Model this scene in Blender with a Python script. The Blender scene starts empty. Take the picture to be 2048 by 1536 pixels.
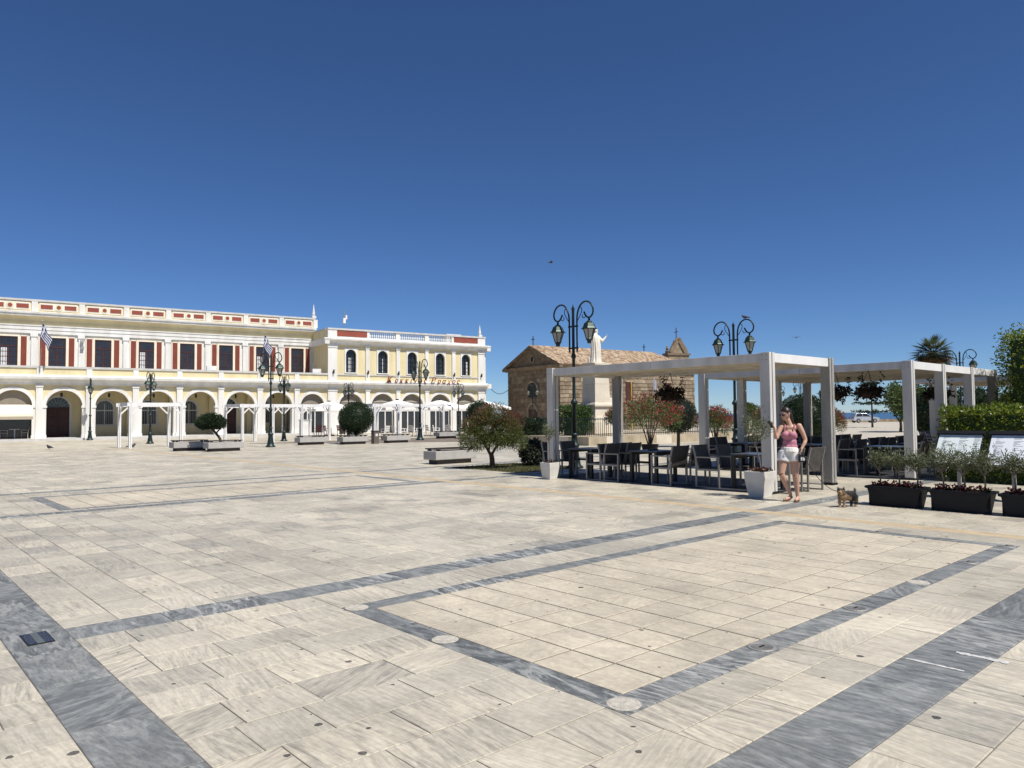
import bpy, bmesh, math, random
import numpy as np
from mathutils import Matrix, Vector
R = math.radians
rng = np.random.default_rng(7)
random.seed(7)
S = bpy.context.scene
COL = S.collection

# ------------------------------------------------------------------ camera
cam_d = bpy.data.cameras.new('camera'); cam = bpy.data.objects.new('camera', cam_d); COL.objects.link(cam)
S.camera = cam
cam_d.sensor_width = 36; cam_d.lens = 26.19; cam_d.clip_end = 60000; cam_d.clip_start = 0.05
pit, rol = math.atan(63/1490), R(0.5)
fw = Vector((0, math.cos(pit), math.sin(pit))); r0 = Vector((1,0,0)); u0 = Vector((0,-math.sin(pit),math.cos(pit)))
rt = r0*math.cos(rol) - u0*math.sin(rol); upv = r0*math.sin(rol) + u0*math.cos(rol)
M = Matrix((rt, upv, -fw)).transposed().to_4x4(); M.translation = (0,0,1.6)
cam.matrix_world = M

# ------------------------------------------------------------------ sky and sun
SUN_AZ, SUN_EL = R(-42), R(58)          # azimuth as an angle from +X, elevation
w = bpy.data.worlds.new('World'); S.world = w; w.use_nodes = True
wn = w.node_tree.nodes; wl = w.node_tree.links
sky = wn.new('ShaderNodeTexSky'); sky.sky_type = 'NISHITA'; sky.sun_disc = False
sky.sun_elevation = SUN_EL; sky.sun_rotation = math.pi/2 - SUN_AZ
sky.altitude = 800; sky.air_density = 0.75; sky.dust_density = 0.0; sky.ozone_density = 10.0
hsv = wn.new('ShaderNodeHueSaturation'); hsv.inputs['Saturation'].default_value = 1.05; hsv.inputs['Hue'].default_value = 0.503
wl.new(sky.outputs[0], hsv.inputs['Color']); wl.new(hsv.outputs[0], wn['Background'].inputs[0]); wn['Background'].inputs[1].default_value = 0.076
sd = bpy.data.lights.new('sun', 'SUN'); sun = bpy.data.objects.new('sun', sd); COL.objects.link(sun)
sd.energy = 5.0; sd.angle = R(0.53); sd.color = (1.0, 0.955, 0.88)
sdir = Vector((math.cos(SUN_AZ)*math.cos(SUN_EL), math.sin(SUN_AZ)*math.cos(SUN_EL), math.sin(SUN_EL)))
sun.rotation_euler = sdir.to_track_quat('Z', 'Y').to_euler(); sun.location = sdir*200
S.view_settings.view_transform = 'Standard'; S.view_settings.look = 'None'
S.view_settings.exposure = 0.32; S.view_settings.gamma = 1.0
S.view_settings.use_curve_mapping = False

# ------------------------------------------------------------------ helpers
AX = R(42)                                        # plaza axes: u to the right and away, v to the left and away
CU, SU = math.cos(AX), math.sin(AX)
def W(u, v, z=0.0): return (u*CU - v*SU, u*SU + v*CU, z)

def col4(c): return (c[0], c[1], c[2], 1.0)
def mat(name, c, rough=0.6, c2=None, scale=4.0, bump=0.0, metal=0.0, detail=4.0, stretch=None, spec=0.4, amt=1.0, bscale=None):
    m = bpy.data.materials.new(name); m.use_nodes = True
    n = m.node_tree.nodes; l = m.node_tree.links; b = n['Principled BSDF']
    b.inputs['Roughness'].default_value = rough; b.inputs['Metallic'].default_value = metal
    b.inputs['Specular IOR Level'].default_value = spec
    if c2 is None: c2 = tuple(x*0.82 for x in c)
    tc = n.new('ShaderNodeTexCoord'); mp = n.new('ShaderNodeMapping'); l.new(tc.outputs['Object'], mp.inputs[0])
    if stretch: mp.inputs['Scale'].default_value = stretch
    nz = n.new('ShaderNodeTexNoise'); nz.inputs['Scale'].default_value = scale; nz.inputs['Detail'].default_value = detail
    l.new(mp.outputs[0], nz.inputs[0])
    rp = n.new('ShaderNodeValToRGB'); rp.color_ramp.elements[0].position = 0.33; rp.color_ramp.elements[1].position = 0.68
    rp.color_ramp.elements[0].color = col4(c2); rp.color_ramp.elements[1].color = col4(c)
    l.new(nz.outputs[0], rp.inputs[0]); l.new(rp.outputs[0], b.inputs['Base Color'])
    if bump:
        n2 = n.new('ShaderNodeTexNoise'); n2.inputs['Scale'].default_value = bscale or scale*6; n2.inputs['Detail'].default_value = 5
        l.new(mp.outputs[0], n2.inputs[0])
        bp = n.new('ShaderNodeBump'); bp.inputs['Strength'].default_value = bump; bp.inputs['Distance'].default_value = 0.02
        l.new(n2.outputs[0], bp.inputs['Height']); l.new(bp.outputs[0], b.inputs['Normal'])
    return m

def leaf_mat(name, dark, mid, light, trans=0.35, rough=0.45):
    m = bpy.data.materials.new(name); m.use_nodes = True
    n = m.node_tree.nodes; l = m.node_tree.links; b = n['Principled BSDF']; out = n['Material Output']
    at = n.new('ShaderNodeAttribute'); at.attribute_name = 'rnd'
    rp = n.new('ShaderNodeValToRGB'); e = rp.color_ramp.elements
    e[0].color = col4(dark); e[1].color = col4(light); k = e.new(0.55); k.color = col4(mid)
    l.new(at.outputs['Fac'], rp.inputs[0]); l.new(rp.outputs[0], b.inputs['Base Color'])
    b.inputs['Roughness'].default_value = rough; b.inputs['Specular IOR Level'].default_value = 0.35
    t = n.new('ShaderNodeBsdfTranslucent'); l.new(rp.outputs[0], t.inputs[0])
    mx = n.new('ShaderNodeMixShader'); mx.inputs[0].default_value = trans
    l.new(b.outputs[0], mx.inputs[1]); l.new(t.outputs[0], mx.inputs[2]); l.new(mx.outputs[0], out.inputs[0])
    return m

class MB:
    def __init__(s): s.v = []; s.f = []; s.rnd = []
    def add(s, vs, fs):
        o = len(s.v); s.v.extend([tuple(p) for p in vs]); s.f.extend([tuple(i+o for i in f) for f in fs]); return s
    def quad(s, a, b, c, d): return s.add([a,b,c,d], [(0,1,2,3)])
    def box(s, x0, x1, y0, y1, z0, z1, tx=0.0, ty=0.0, m=None):
        vs = [(x0,y0,z0),(x1,y0,z0),(x1,y1,z0),(x0,y1,z0),(x0+tx,y0+ty,z1),(x1-tx,y0+ty,z1),(x1-tx,y1-ty,z1),(x0+tx,y1-ty,z1)]
        if m is not None: vs = [tuple(m @ Vector(p)) for p in vs]
        return s.add(vs, [(3,2,1,0),(4,5,6,7),(0,1,5,4),(1,2,6,5),(2,3,7,6),(3,0,4,7)])
    def bar(s, a, b, wd, ht, upd=(0,0,1)):
        a = Vector(a); b = Vector(b); d = (b-a).normalized(); up = Vector(upd)
        if abs(d.dot(up)) > .98: up = Vector((0,1,0))
        sx = d.cross(up).normalized()*wd/2; sy = sx.cross(d).normalized()*ht/2
        vs = [a-sx-sy,a+sx-sy,a+sx+sy,a-sx+sy,b-sx-sy,b+sx-sy,b+sx+sy,b-sx+sy]
        return s.add(vs, [(3,2,1,0),(4,5,6,7),(0,1,5,4),(1,2,6,5),(2,3,7,6),(3,0,4,7)])
    def tube(s, pts, rad, n=8, cap=True, closed=False):
        pts = [Vector(p) for p in pts]
        if not isinstance(rad, (list,tuple)): rad = [rad]*len(pts)
        rings = []; prev = None; o = len(s.v); vs = []
        for i, p in enumerate(pts):
            if closed: d = pts[(i+1)%len(pts)] - pts[i-1]
            else: d = pts[min(i+1,len(pts)-1)] - pts[max(i-1,0)]
            d.normalize()
            if prev is None:
                ref = Vector((0,0,1)) if abs(d.z) < .9 else Vector((1,0,0)); a = d.cross(ref).normalized()
            else: a = (prev - d*prev.dot(d)).normalized()
            prev = a; b = d.cross(a)
            for k in range(n):
                t = 2*math.pi*k/n; vs.append(p + (a*math.cos(t)+b*math.sin(t))*rad[i])
        fs = []; L = len(pts)
        for i in range(L if closed else L-1):
            j = (i+1) % L
            for k in range(n): fs.append((i*n+k, i*n+(k+1)%n, j*n+(k+1)%n, j*n+k))
        if cap and not closed: fs.append(tuple(range(n-1,-1,-1))); fs.append(tuple((L-1)*n+k for k in range(n)))
        return s.add(vs, fs)
    def lathe(s, prof, n=12, c=(0,0), rot=0.0):
        vs = []; fs = []
        for r, z in prof:
            for k in range(n):
                t = 2*math.pi*k/n + rot; vs.append((c[0]+r*math.cos(t), c[1]+r*math.sin(t), z))
        for i in range(len(prof)-1):
            for k in range(n): fs.append((i*n+k, i*n+(k+1)%n, (i+1)*n+(k+1)%n, (i+1)*n+k))
        fs.append(tuple(range(n-1,-1,-1))); fs.append(tuple((len(prof)-1)*n+k for k in range(n)))
        return s.add(vs, fs)
    def prism_x(s, prof, xa, xb):     # profile of (y, z) swept along x
        n = len(prof); vs = [(xa,y,z) for y,z in prof] + [(xb,y,z) for y,z in prof]
        fs = [(i,(i+1)%n,n+(i+1)%n,n+i) for i in range(n)] + [tuple(range(n-1,-1,-1)), tuple(range(n,2*n))]
        return s.add(vs, fs)
    def prism_y(s, prof, ya, yb):     # profile of (x, z) swept along y
        n = len(prof); vs = [(x,ya,z) for x,z in prof] + [(x,yb,z) for x,z in prof]
        fs = [(i,(i+1)%n,n+(i+1)%n,n+i) for i in range(n)] + [tuple(range(n-1,-1,-1)), tuple(range(n,2*n))]
        return s.add(vs, fs)
    def ell(s, c, r, n=10, m=7):
        vs = []; fs = []
        for i in range(m+1):
            p = math.pi*i/m
            for k in range(n):
                t = 2*math.pi*k/n
                vs.append((c[0]+r[0]*math.sin(p)*math.cos(t), c[1]+r[1]*math.sin(p)*math.sin(t), c[2]+r[2]*math.cos(p)))
        for i in range(m):
            for k in range(n): fs.append((i*n+k,(i+1)*n+k,(i+1)*n+(k+1)%n,i*n+(k+1)%n))
        return s.add(vs, fs)
    def arch_wall(s, x0, x1, z0, z1, cx, wd, spring, y0, y1, zb=None, seg=16):
        r = wd/2; a, b = cx-r, cx+r; zb = z0 if zb is None else zb
        s.quad((x0,y0,z0),(a,y0,z0),(a,y0,z1),(x0,y0,z1)); s.quad((b,y0,z0),(x1,y0,z0),(x1,y0,z1),(b,y0,z1))
        if zb > z0:
            s.quad((a,y0,z0),(b,y0,z0),(b,y0,zb),(a,y0,zb)); s.quad((a,y0,zb),(b,y0,zb),(b,y1,zb),(a,y1,zb))
        arc = [(cx-r*math.cos(math.pi*i/seg), spring+r*math.sin(math.pi*i/seg)) for i in range(seg+1)]
        for (xa,za),(xb,zb2) in zip(arc, arc[1:]):
            s.quad((xa,y0,za),(xb,y0,zb2),(xb,y0,z1),(xa,y0,z1)); s.quad((xa,y0,za),(xa,y1,za),(xb,y1,zb2),(xb,y0,zb2))
        s.quad((a,y0,zb),(a,y1,zb),(a,y1,spring),(a,y0,spring)); s.quad((b,y0,zb),(b,y0,spring),(b,y1,spring),(b,y1,zb))
        return s
    def arch_ring(s, cx, r, tw, spring, y0, y1, seg=18, zb=None):
        arc = lambda q: [(cx-q*math.cos(math.pi*i/seg), spring+q*math.sin(math.pi*i/seg)) for i in range(seg+1)]
        A, B = arc(r), arc(r+tw)
        if zb is not None: A = [(cx-r,zb)]+A+[(cx+r,zb)]; B = [(cx-r-tw,zb)]+B+[(cx+r+tw,zb)]
        for i in range(len(A)-1):
            (a,za),(b,zb_),(c,zc),(d,zd) = A[i],A[i+1],B[i+1],B[i]
            s.add([(a,y0,za),(b,y0,zb_),(c,y0,zc),(d,y0,zd),(a,y1,za),(b,y1,zb_),(c,y1,zc),(d,y1,zd)], [(0,1,2,3),(0,4,5,1),(3,2,6,7),(4,7,6,5)])
        return s
    def arch_fill(s, cx, r, spring, y, zb, seg=16):
        vs = [(cx-r,y,zb)] + [(cx-r*math.cos(math.pi*i/seg), y, spring+r*math.sin(math.pi*i/seg)) for i in range(seg+1)] + [(cx+r,y,zb)]
        return s.add(vs, [tuple(range(len(vs)))])
    def mesh(s, name):
        me = bpy.data.meshes.new(name); me.from_pydata(s.v, [], s.f)
        if s.rnd:
            a = me.attributes.new('rnd', 'FLOAT', 'FACE'); a.data.foreach_set('value', np.array(s.rnd, dtype=np.float32))
        return me
    def build(s, name, m, parent=None, smooth=False, bevel=0.0, loc=None, rz=None):
        me = s.mesh(name); me.materials.append(m)
        if bevel:
            bm = bmesh.new(); bm.from_mesh(me); bmesh.ops.recalc_face_normals(bm, faces=bm.faces)
            bmesh.ops.bevel(bm, geom=list(bm.edges), offset=bevel, segments=2, affect='EDGES', profile=.6); bm.to_mesh(me); bm.free()
        if smooth: me.polygons.foreach_set('use_smooth', [True]*len(me.polygons))
        return put(name, me, parent, loc, rz)

def put(name, me, parent=None, loc=None, rz=None):
    o = bpy.data.objects.new(name, me); COL.objects.link(o)
    if parent: o.parent = parent
    if loc is not None: o.location = loc
    if rz is not None: o.rotation_euler = (0,0,rz)
    return o
def tag(o, label=None, cat=None, group=None, kind=None):
    if label: o['label'] = label
    if cat: o['category'] = cat
    if group: o['group'] = group
    if kind: o['kind'] = kind
    return o
def thing(name, label, cat, loc=(0,0,0), rz=0.0, group=None, scale=None):
    o = bpy.data.objects.new(name, None); COL.objects.link(o); o.location = loc; o.rotation_euler = (0,0,rz)
    o.empty_display_size = 0.2
    if scale: o.scale = (scale,)*3
    return tag(o, label, cat, group)
def kids(o): return [c for c in bpy.data.objects if c.parent == o]
CH = {}
def copy_tree(o, label=None, loc=None, rz=None, scale=None, parent=None):
    c = o.copy(); COL.objects.link(c); c.parent = parent
    if label: c['label'] = label
    if loc is not None: c.location = loc
    if rz is not None: c.rotation_euler = (0,0,rz)
    if scale is not None: c.scale = (scale,)*3
    if o.name not in CH: CH[o.name] = [k for k in o.children]
    for k in CH[o.name]: copy_tree(k, parent=c)
    return c

# leaves: n quads on / in an ellipsoid or box
def scatter(mb, pos, nrm, ln, wd, jitter=0.6, droop=0.0):
    n = len(pos); d = nrm + rng.normal(0, jitter, (n,3)); d[:,2] -= droop
    d /= np.linalg.norm(d, axis=1)[:,None] + 1e-9
    q = rng.normal(0, 1, (n,3)); s = np.cross(d, q); s /= np.linalg.norm(s, axis=1)[:,None] + 1e-9
    L = (ln*rng.uniform(.65,1.25,n))[:,None]; Wd = (wd*rng.uniform(.7,1.2,n))[:,None]
    nn = np.cross(s, d)*L*0.12
    P = np.stack([pos, pos+d*L*.5+s*Wd*.5+nn, pos+d*L, pos+d*L*.5-s*Wd*.5+nn], 1).reshape(-1,3)
    o = len(mb.v); mb.v.extend(map(tuple, P.tolist())); mb.f.extend([(o+4*i,o+4*i+1,o+4*i+2,o+4*i+3) for i in range(n)])
    mb.rnd.extend(np.clip(rng.normal(.5,.22,n),0,1).tolist())
def leaf_ell(mb, c, r, n, ln, wd, shell=.5, jitter=.6, droop=0.0, lump=0.0):
    d = rng.normal(0,1,(n,3)); d /= np.linalg.norm(d,axis=1)[:,None]
    rad = rng.uniform(shell**3,1,n)**(1/3)
    if lump:
        ph = rng.uniform(0,6.28,6)
        rad = rad*(1+lump*(np.sin(d[:,0]*5+ph[0])*np.sin(d[:,1]*6+ph[1])+np.sin(d[:,2]*7+ph[2])*np.sin(d[:,0]*9+ph[3])*.7))
    scatter(mb, np.array(c)+d*rad[:,None]*np.array(r), d, ln, wd, jitter, droop)
def leaf_box(mb, lo, hi, n, ln, wd, thick=.25, jitter=.7, lump=.06):
    lo = np.array(lo,float); hi = np.array(hi,float); sz = hi-lo
    area = np.array([sz[1]*sz[2],sz[1]*sz[2],sz[0]*sz[2],sz[0]*sz[2],sz[0]*sz[1]]); pr = area/area.sum()
    f = rng.choice(5, n, p=pr); P = lo + rng.uniform(0,1,(n,3))*sz; N = np.zeros((n,3)); dep = rng.uniform(0,1,n)**2*thick
    wob = lump*(np.sin(P[:,0]*5.3)+np.sin(P[:,1]*4.7+1)+np.sin(P[:,2]*6.1+2)+np.sin((P[:,0]+P[:,1])*11))
    for k,(ax,sg) in enumerate(((0,-1),(0,1),(1,-1),(1,1),(2,1))):
        i = f == k; P[i,ax] = (hi[ax] if sg>0 else lo[ax]) - sg*dep[i] + sg*wob[i]; N[i,ax] = sg
    scatter(mb, P, N, ln, wd, jitter)

# merge overlapping solids into one continuous skin
def fuse(mb, name, m, parent, voxel=.012, smooth=6, loc=None):
    me = mb.mesh(name+'_src'); o = bpy.data.objects.new(name+'_src', me); COL.objects.link(o)
    a = o.modifiers.new('r','REMESH'); a.mode = 'VOXEL'; a.voxel_size = voxel
    b = o.modifiers.new('s','SMOOTH'); b.iterations = smooth; b.factor = .5
    dg = bpy.context.evaluated_depsgraph_get(); dg.update()
    me2 = bpy.data.meshes.new_from_object(o.evaluated_get(dg)); me2.name = name
    bpy.data.objects.remove(o); bpy.data.meshes.remove(me)
    me2.materials.clear(); me2.materials.append(m); me2.polygons.foreach_set('use_smooth', [True]*len(me2.polygons))
    return put(name, me2, parent, loc)

# ------------------------------------------------------------------ materials
def marble(name, c1, c2, vein, vein2, vein_amt, sx=2.2, sy=20.0, spots=0.0, rough=.42, lo=.45, hi=.66, cloud=(.52,.475,.385,.6), fine=.24):
    m = bpy.data.materials.new(name); m.use_nodes = True
    n = m.node_tree.nodes; l = m.node_tree.links; b = n['Principled BSDF']
    at = n.new('ShaderNodeAttribute'); at.attribute_name = 'tone'
    sp = n.new('ShaderNodeSeparateXYZ'); l.new(at.outputs['Vector'], sp.inputs[0])
    tc = n.new('ShaderNodeTexCoord')
    def mth(op, a, bb):
        x = n.new('ShaderNodeMath'); x.operation = op
        for i, q in enumerate((a, bb)):
            if isinstance(q, (int,float)): x.inputs[i].default_value = q
            else: l.new(q, x.inputs[i])
        return x.outputs[0]
    ang = mth('ADD', mth('MULTIPLY', mth('SUBTRACT', sp.outputs[1], .5), 0.4), -R(132))
    flip = mth('MULTIPLY', mth('GREATER_THAN', mth('FRACT', mth('MULTIPLY', sp.outputs[1], 7.13), 0), .9), R(70))
    ang = mth('ADD', ang, flip)
    vr = n.new('ShaderNodeVectorRotate'); vr.rotation_type = 'Z_AXIS'; l.new(tc.outputs['Object'], vr.inputs['Vector']); l.new(ang, vr.inputs['Angle'])
    cb = n.new('ShaderNodeCombineXYZ'); l.new(mth('MULTIPLY', sp.outputs[1], 37.0), cb.inputs[0]); l.new(mth('MULTIPLY', sp.outputs[1], 91.0), cb.inputs[1])
    ad = n.new('ShaderNodeVectorMath'); l.new(vr.outputs[0], ad.inputs[0]); l.new(cb.outputs[0], ad.inputs[1])
    mp = n.new('ShaderNodeMapping'); mp.inputs['Scale'].default_value = (sx, sy, 1); l.new(ad.outputs[0], mp.inputs[0])
    nz = n.new('ShaderNodeTexNoise'); nz.inputs['Scale'].default_value = 1; nz.inputs['Detail'].default_value = 8; nz.inputs['Roughness'].default_value = .62; nz.inputs['Distortion'].default_value = 1.1
    l.new(mp.outputs[0], nz.inputs[0])
    rp = n.new('ShaderNodeValToRGB'); rp.color_ramp.elements[0].position = lo; rp.color_ramp.elements[1].position = hi
    l.new(nz.outputs[0], rp.inputs[0])
    base = n.new('ShaderNodeMix'); base.data_type = 'RGBA'; l.new(sp.outputs[0], base.inputs[0])
    base.inputs[6].default_value = col4(c1); base.inputs[7].default_value = col4(c2)
    vc = n.new('ShaderNodeMix'); vc.data_type = 'RGBA'; l.new(sp.outputs[0], vc.inputs[0]); vc.inputs[6].default_value = col4(vein); vc.inputs[7].default_value = col4(vein2)
    mx = n.new('ShaderNodeMix'); mx.data_type = 'RGBA'
    l.new(mth('MULTIPLY', mth('MULTIPLY', rp.outputs[0], sp.outputs[2]), vein_amt), mx.inputs[0])
    l.new(base.outputs[2], mx.inputs[6]); l.new(vc.outputs[2], mx.inputs[7])
    cur = mx.outputs[2]
    # fine streaks and cloudy patches inside each slab
    mp2 = n.new('ShaderNodeMapping'); mp2.inputs['Scale'].default_value = (sx*2.2, sy*2.6, 1); l.new(ad.outputs[0], mp2.inputs[0])
    nf = n.new('ShaderNodeTexNoise'); nf.inputs['Scale'].default_value = 1; nf.inputs['Detail'].default_value = 6; nf.inputs['Roughness'].default_value = .7; nf.inputs['Distortion'].default_value = .6; l.new(mp2.outputs[0], nf.inputs[0])
    mp3 = n.new('ShaderNodeMapping'); mp3.inputs['Scale'].default_value = (2.2, 4.5, 1); l.new(ad.outputs[0], mp3.inputs[0])
    nc = n.new('ShaderNodeTexNoise'); nc.inputs['Scale'].default_value = 1; nc.inputs['Detail'].default_value = 8; nc.inputs['Roughness'].default_value = .65; nc.inputs['Distortion'].default_value = 2.0; l.new(mp3.outputs[0], nc.inputs[0])
    rc_ = n.new('ShaderNodeValToRGB'); rc_.color_ramp.elements[0].position = .44; rc_.color_ramp.elements[1].position = .64; l.new(nc.outputs[0], rc_.inputs[0])
    mc = n.new('ShaderNodeMix'); mc.data_type = 'RGBA'; l.new(mth('MULTIPLY', rc_.outputs[0], cloud[3]), mc.inputs[0]); l.new(cur, mc.inputs[6]); mc.inputs[7].default_value = col4(cloud[:3]); cur = mc.outputs[2]
    rf_ = n.new('ShaderNodeMapRange'); rf_.inputs[1].default_value = .3; rf_.inputs[2].default_value = .7; rf_.inputs[3].default_value = 1-fine; rf_.inputs[4].default_value = 1+fine*.6; l.new(nf.outputs[0], rf_.inputs[0])
    # wear: broad grime over many slabs and fine speckle
    n3 = n.new('ShaderNodeTexNoise'); n3.inputs['Scale'].default_value = .55; n3.inputs['Detail'].default_value = 7; n3.inputs['Roughness'].default_value = .7; l.new(tc.outputs['Object'], n3.inputs[0])
    r3 = n.new('ShaderNodeMapRange'); r3.inputs[1].default_value = .35; r3.inputs[2].default_value = .7; r3.inputs[3].default_value = .70; r3.inputs[4].default_value = 1.07; l.new(n3.outputs[0], r3.inputs[0])
    n4 = n.new('ShaderNodeTexNoise'); n4.inputs['Scale'].default_value = 24; n4.inputs['Detail'].default_value = 5; l.new(tc.outputs['Object'], n4.inputs[0])
    r4 = n.new('ShaderNodeMapRange'); r4.inputs[1].default_value = .3; r4.inputs[2].default_value = .7; r4.inputs[3].default_value = .88; r4.inputs[4].default_value = 1.06; l.new(n4.outputs[0], r4.inputs[0])
    f = mth('MULTIPLY', mth('MULTIPLY', r3.outputs[0], r4.outputs[0]), rf_.outputs[0])
    if spots:
        vo = n.new('ShaderNodeTexVoronoi'); vo.voronoi_dimensions = '2D'; vo.inputs['Scale'].default_value = 3.0; nd = n.new('ShaderNodeTexNoise'); nd.inputs['Scale'].default_value = 22; l.new(tc.outputs['Object'], nd.inputs[0]); vm = n.new('ShaderNodeVectorMath'); vm.operation = 'MULTIPLY_ADD'; l.new(nd.outputs['Color'], vm.inputs[0]); vm.inputs[1].default_value = (.03,.03,0); l.new(tc.outputs['Object'], vm.inputs[2]); l.new(vm.outputs[0], vo.inputs['Vector'])
        sc = n.new('ShaderNodeSeparateColor'); l.new(vo.outputs['Color'], sc.inputs[0])
        lim = mth('MULTIPLY', mth('GREATER_THAN', sc.outputs[0], .62), mth('ADD', mth('MULTIPLY', mth('POWER', sc.outputs[1], 4.0), .06), .022))
        hit = mth('LESS_THAN', vo.outputs['Distance'], lim)
        f = mth('MULTIPLY', f, mth('SUBTRACT', 1.0, mth('MULTIPLY', hit, spots)))
    ml = n.new('ShaderNodeMix'); ml.data_type = 'RGBA'; ml.blend_type = 'MULTIPLY'; ml.inputs[0].default_value = 1
    cc = n.new('ShaderNodeCombineColor')
    for i in range(3): l.new(f, cc.inputs[i])
    l.new(cur, ml.inputs[6]); l.new(cc.outputs[0], ml.inputs[7]); l.new(ml.outputs[2], b.inputs['Base Color'])
    b.inputs['Roughness'].default_value = rough; b.inputs['Specular IOR Level'].default_value = .35
    bp = n.new('ShaderNodeBump'); bp.inputs['Strength'].default_value = .12; bp.inputs['Distance'].default_value = .01
    l.new(n4.outputs[0], bp.inputs['Height']); l.new(bp.outputs[0], b.inputs['Normal'])
    return m

CREAM = marble('cream_marble', (.68,.615,.485), (.40,.375,.315), (.33,.30,.245), (.22,.21,.185), .95, spots=.78)
TILE = marble('limestone_tile', (.62,.55,.425), (.53,.47,.37), (.43,.385,.31), (.39,.355,.29), .6, 3, 7, spots=.8, rough=.5, cloud=(.47,.425,.34,.55), fine=.14)
GREYM = marble('grey_marble', (.115,.123,.123), (.22,.228,.225), (.50,.50,.475), (.07,.076,.076), 1.0, 3.0, 13, rough=.5, lo=.5, hi=.57, cloud=(.36,.367,.355,.65), fine=.4)
TACT = mat('tan_tactile_tile', (.46,.365,.235), .7, (.36,.285,.19), 5, .25)
GROUT = mat('joint_mortar', (.20,.17,.14), .9, (.12,.10,.08), 2.0)
WHITE = mat('white_render', (.74,.73,.70), .65, (.60,.585,.54), 1.0, .08, detail=9, stretch=(1.6,1.6,.3))
YELLOW = mat('yellow_render', (.70,.61,.375), .75, (.58,.495,.295), 0.8, .08, detail=9, stretch=(1.5,1.5,.35))
RED = mat('dark_red_paint', (.20,.045,.028), .55, (.165,.035,.022), 1.5)
REDP = mat('brick_red_panel', (.27,.065,.038), .6, (.22,.052,.03), 1.5)
CAP = mat('grey_coping', (.55,.545,.53), .7, (.45,.44,.42), 2)
GLASS = mat('dark_window_glass', (.018,.02,.024), .08, (.03,.032,.036), 1.2, spec=.6)
WOODW = mat('dark_red_joinery', (.07,.022,.016), .5, (.045,.014,.011), 5)
DOORM = mat('dark_brown_door', (.055,.016,.012), .5, (.035,.012,.01), 5)
BLIND = mat('taupe_blind', (.23,.20,.16), .7, (.20,.175,.14), 2)
GRILLE = mat('grey_iron_grille', (.33,.33,.31), .5)
AWN = mat('cream_canvas', (.78,.70,.55), .8, (.72,.64,.50), 2)
CANV = mat('white_canvas', (.82,.80,.75), .8, (.75,.73,.68), 1.5)
PWOOD = mat('weathered_white_wood', (.64,.62,.58), .7, (.47,.455,.425), 1.3, .1, stretch=(2,2,.6), detail=9)
PROOF = mat('pale_roof_board', (.60,.55,.46), .75, (.50,.45,.37), 2.5, .1)
PWHITE = mat('white_painted_post', (.78,.77,.75), .6, (.63,.62,.60), 1.5, .06, detail=8)
SLOT = mat('dark_slot', (.02,.02,.02), .6)
IRON = mat('dark_green_cast_iron', (.010,.022,.022), .45, (.016,.032,.03), 6, .05, metal=.2)
LGLASS = mat('frosted_lantern_glass', (.42,.41,.35), .35, (.36,.35,.30), 4)
COPPER = mat('green_lantern_roof', (.035,.06,.045), .4, (.02,.035,.03), 7, metal=.4)
CONC = mat('grey_concrete', (.40,.385,.36), .8, (.33,.32,.30), 2.5, .15)
DCONC = mat('dark_plinth', (.07,.06,.055), .85)
SLATM = mat('dark_wood_slat', (.045,.038,.034), .6, (.03,.026,.024), 6)
ALU = mat('taupe_aluminium', (.27,.255,.235), .4, (.23,.215,.20), 5, metal=.35)
MESHF = mat('dark_mesh_fabric', (.085,.076,.067), .75, (.05,.045,.042), 9, .1)
TTOP = mat('dark_table_top', (.055,.06,.068), .28, (.045,.05,.056), 4)
TLEG = mat('dark_table_leg', (.04,.038,.036), .5)
POTW = mat('white_planter_plastic', (.68,.66,.62), .55, (.50,.48,.44), 2.2, .08, detail=9)
SOIL = mat('dark_soil', (.045,.03,.02), .95, (.07,.04,.03), 20, .4)
BLACKP = mat('black_plastic_planter', (.010,.011,.014), .55, (.014,.015,.019), 3, spec=.2)
STONE = mat('tan_church_stone', (.30,.235,.16), .9, (.16,.122,.082), 1.6, .5, bscale=14)
STONE2 = mat('pale_church_stone', (.37,.30,.21), .9, (.20,.155,.105), 1.4, .5, bscale=14)
STONE3 = mat('brown_church_stone', (.22,.165,.11), .9, (.12,.09,.06), 1.8, .5, bscale=14)
STONED = mat('dark_mortar_stone', (.10,.075,.05), .95)
ROOFT = mat('weathered_roof_tile', (.50,.39,.27), .9, (.32,.24,.165), 1.1, .3, detail=7)
MARB = mat('white_statue_marble', (.72,.67,.57), .6, (.62,.57,.48), 2, .1)
PEDM = mat('pale_pedestal_stone', (.64,.58,.47), .75, (.53,.47,.37), 1.4, .1)
LOWW = mat('pale_kerb_stone', (.46,.39,.28), .85, (.30,.25,.175), 1.1, .2)
BARK = mat('brown_bark', (.085,.062,.045), .9, (.05,.036,.027), 9, .5)
OBARK = mat('grey_olive_bark', (.20,.165,.125), .9, (.13,.105,.08), 12, .4)
SKIN = mat('skin', (.50,.30,.215), .5, (.46,.27,.19), 6)
PINK = mat('pink_knit', (.44,.185,.235), .8, (.38,.155,.20), 14, .1)
SHORT = mat('white_cotton', (.70,.69,.65), .8, (.63,.62,.59), 9, .1)
HAIR = mat('dark_brown_hair', (.03,.017,.012), .4, (.018,.011,.008), 30, stretch=(1,1,.15))
BLACK = mat('black', (.012,.012,.013), .45)
LEATH = mat('brown_leather', (.16,.075,.04), .6)
PENW = mat('dark_feather', (.03,.03,.033), .6, (.06,.06,.065), 30)
METAL = mat('brushed_steel', (.36,.35,.33), .6, (.30,.29,.27), 8, metal=.6)
FLBL = mat('blue_cloth', (.012,.035,.17), .8); FLWH = mat('white_cloth', (.62,.62,.62), .8)
SIGNR = mat('red_sign_letter', (.20,.03,.02), .5)
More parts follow.
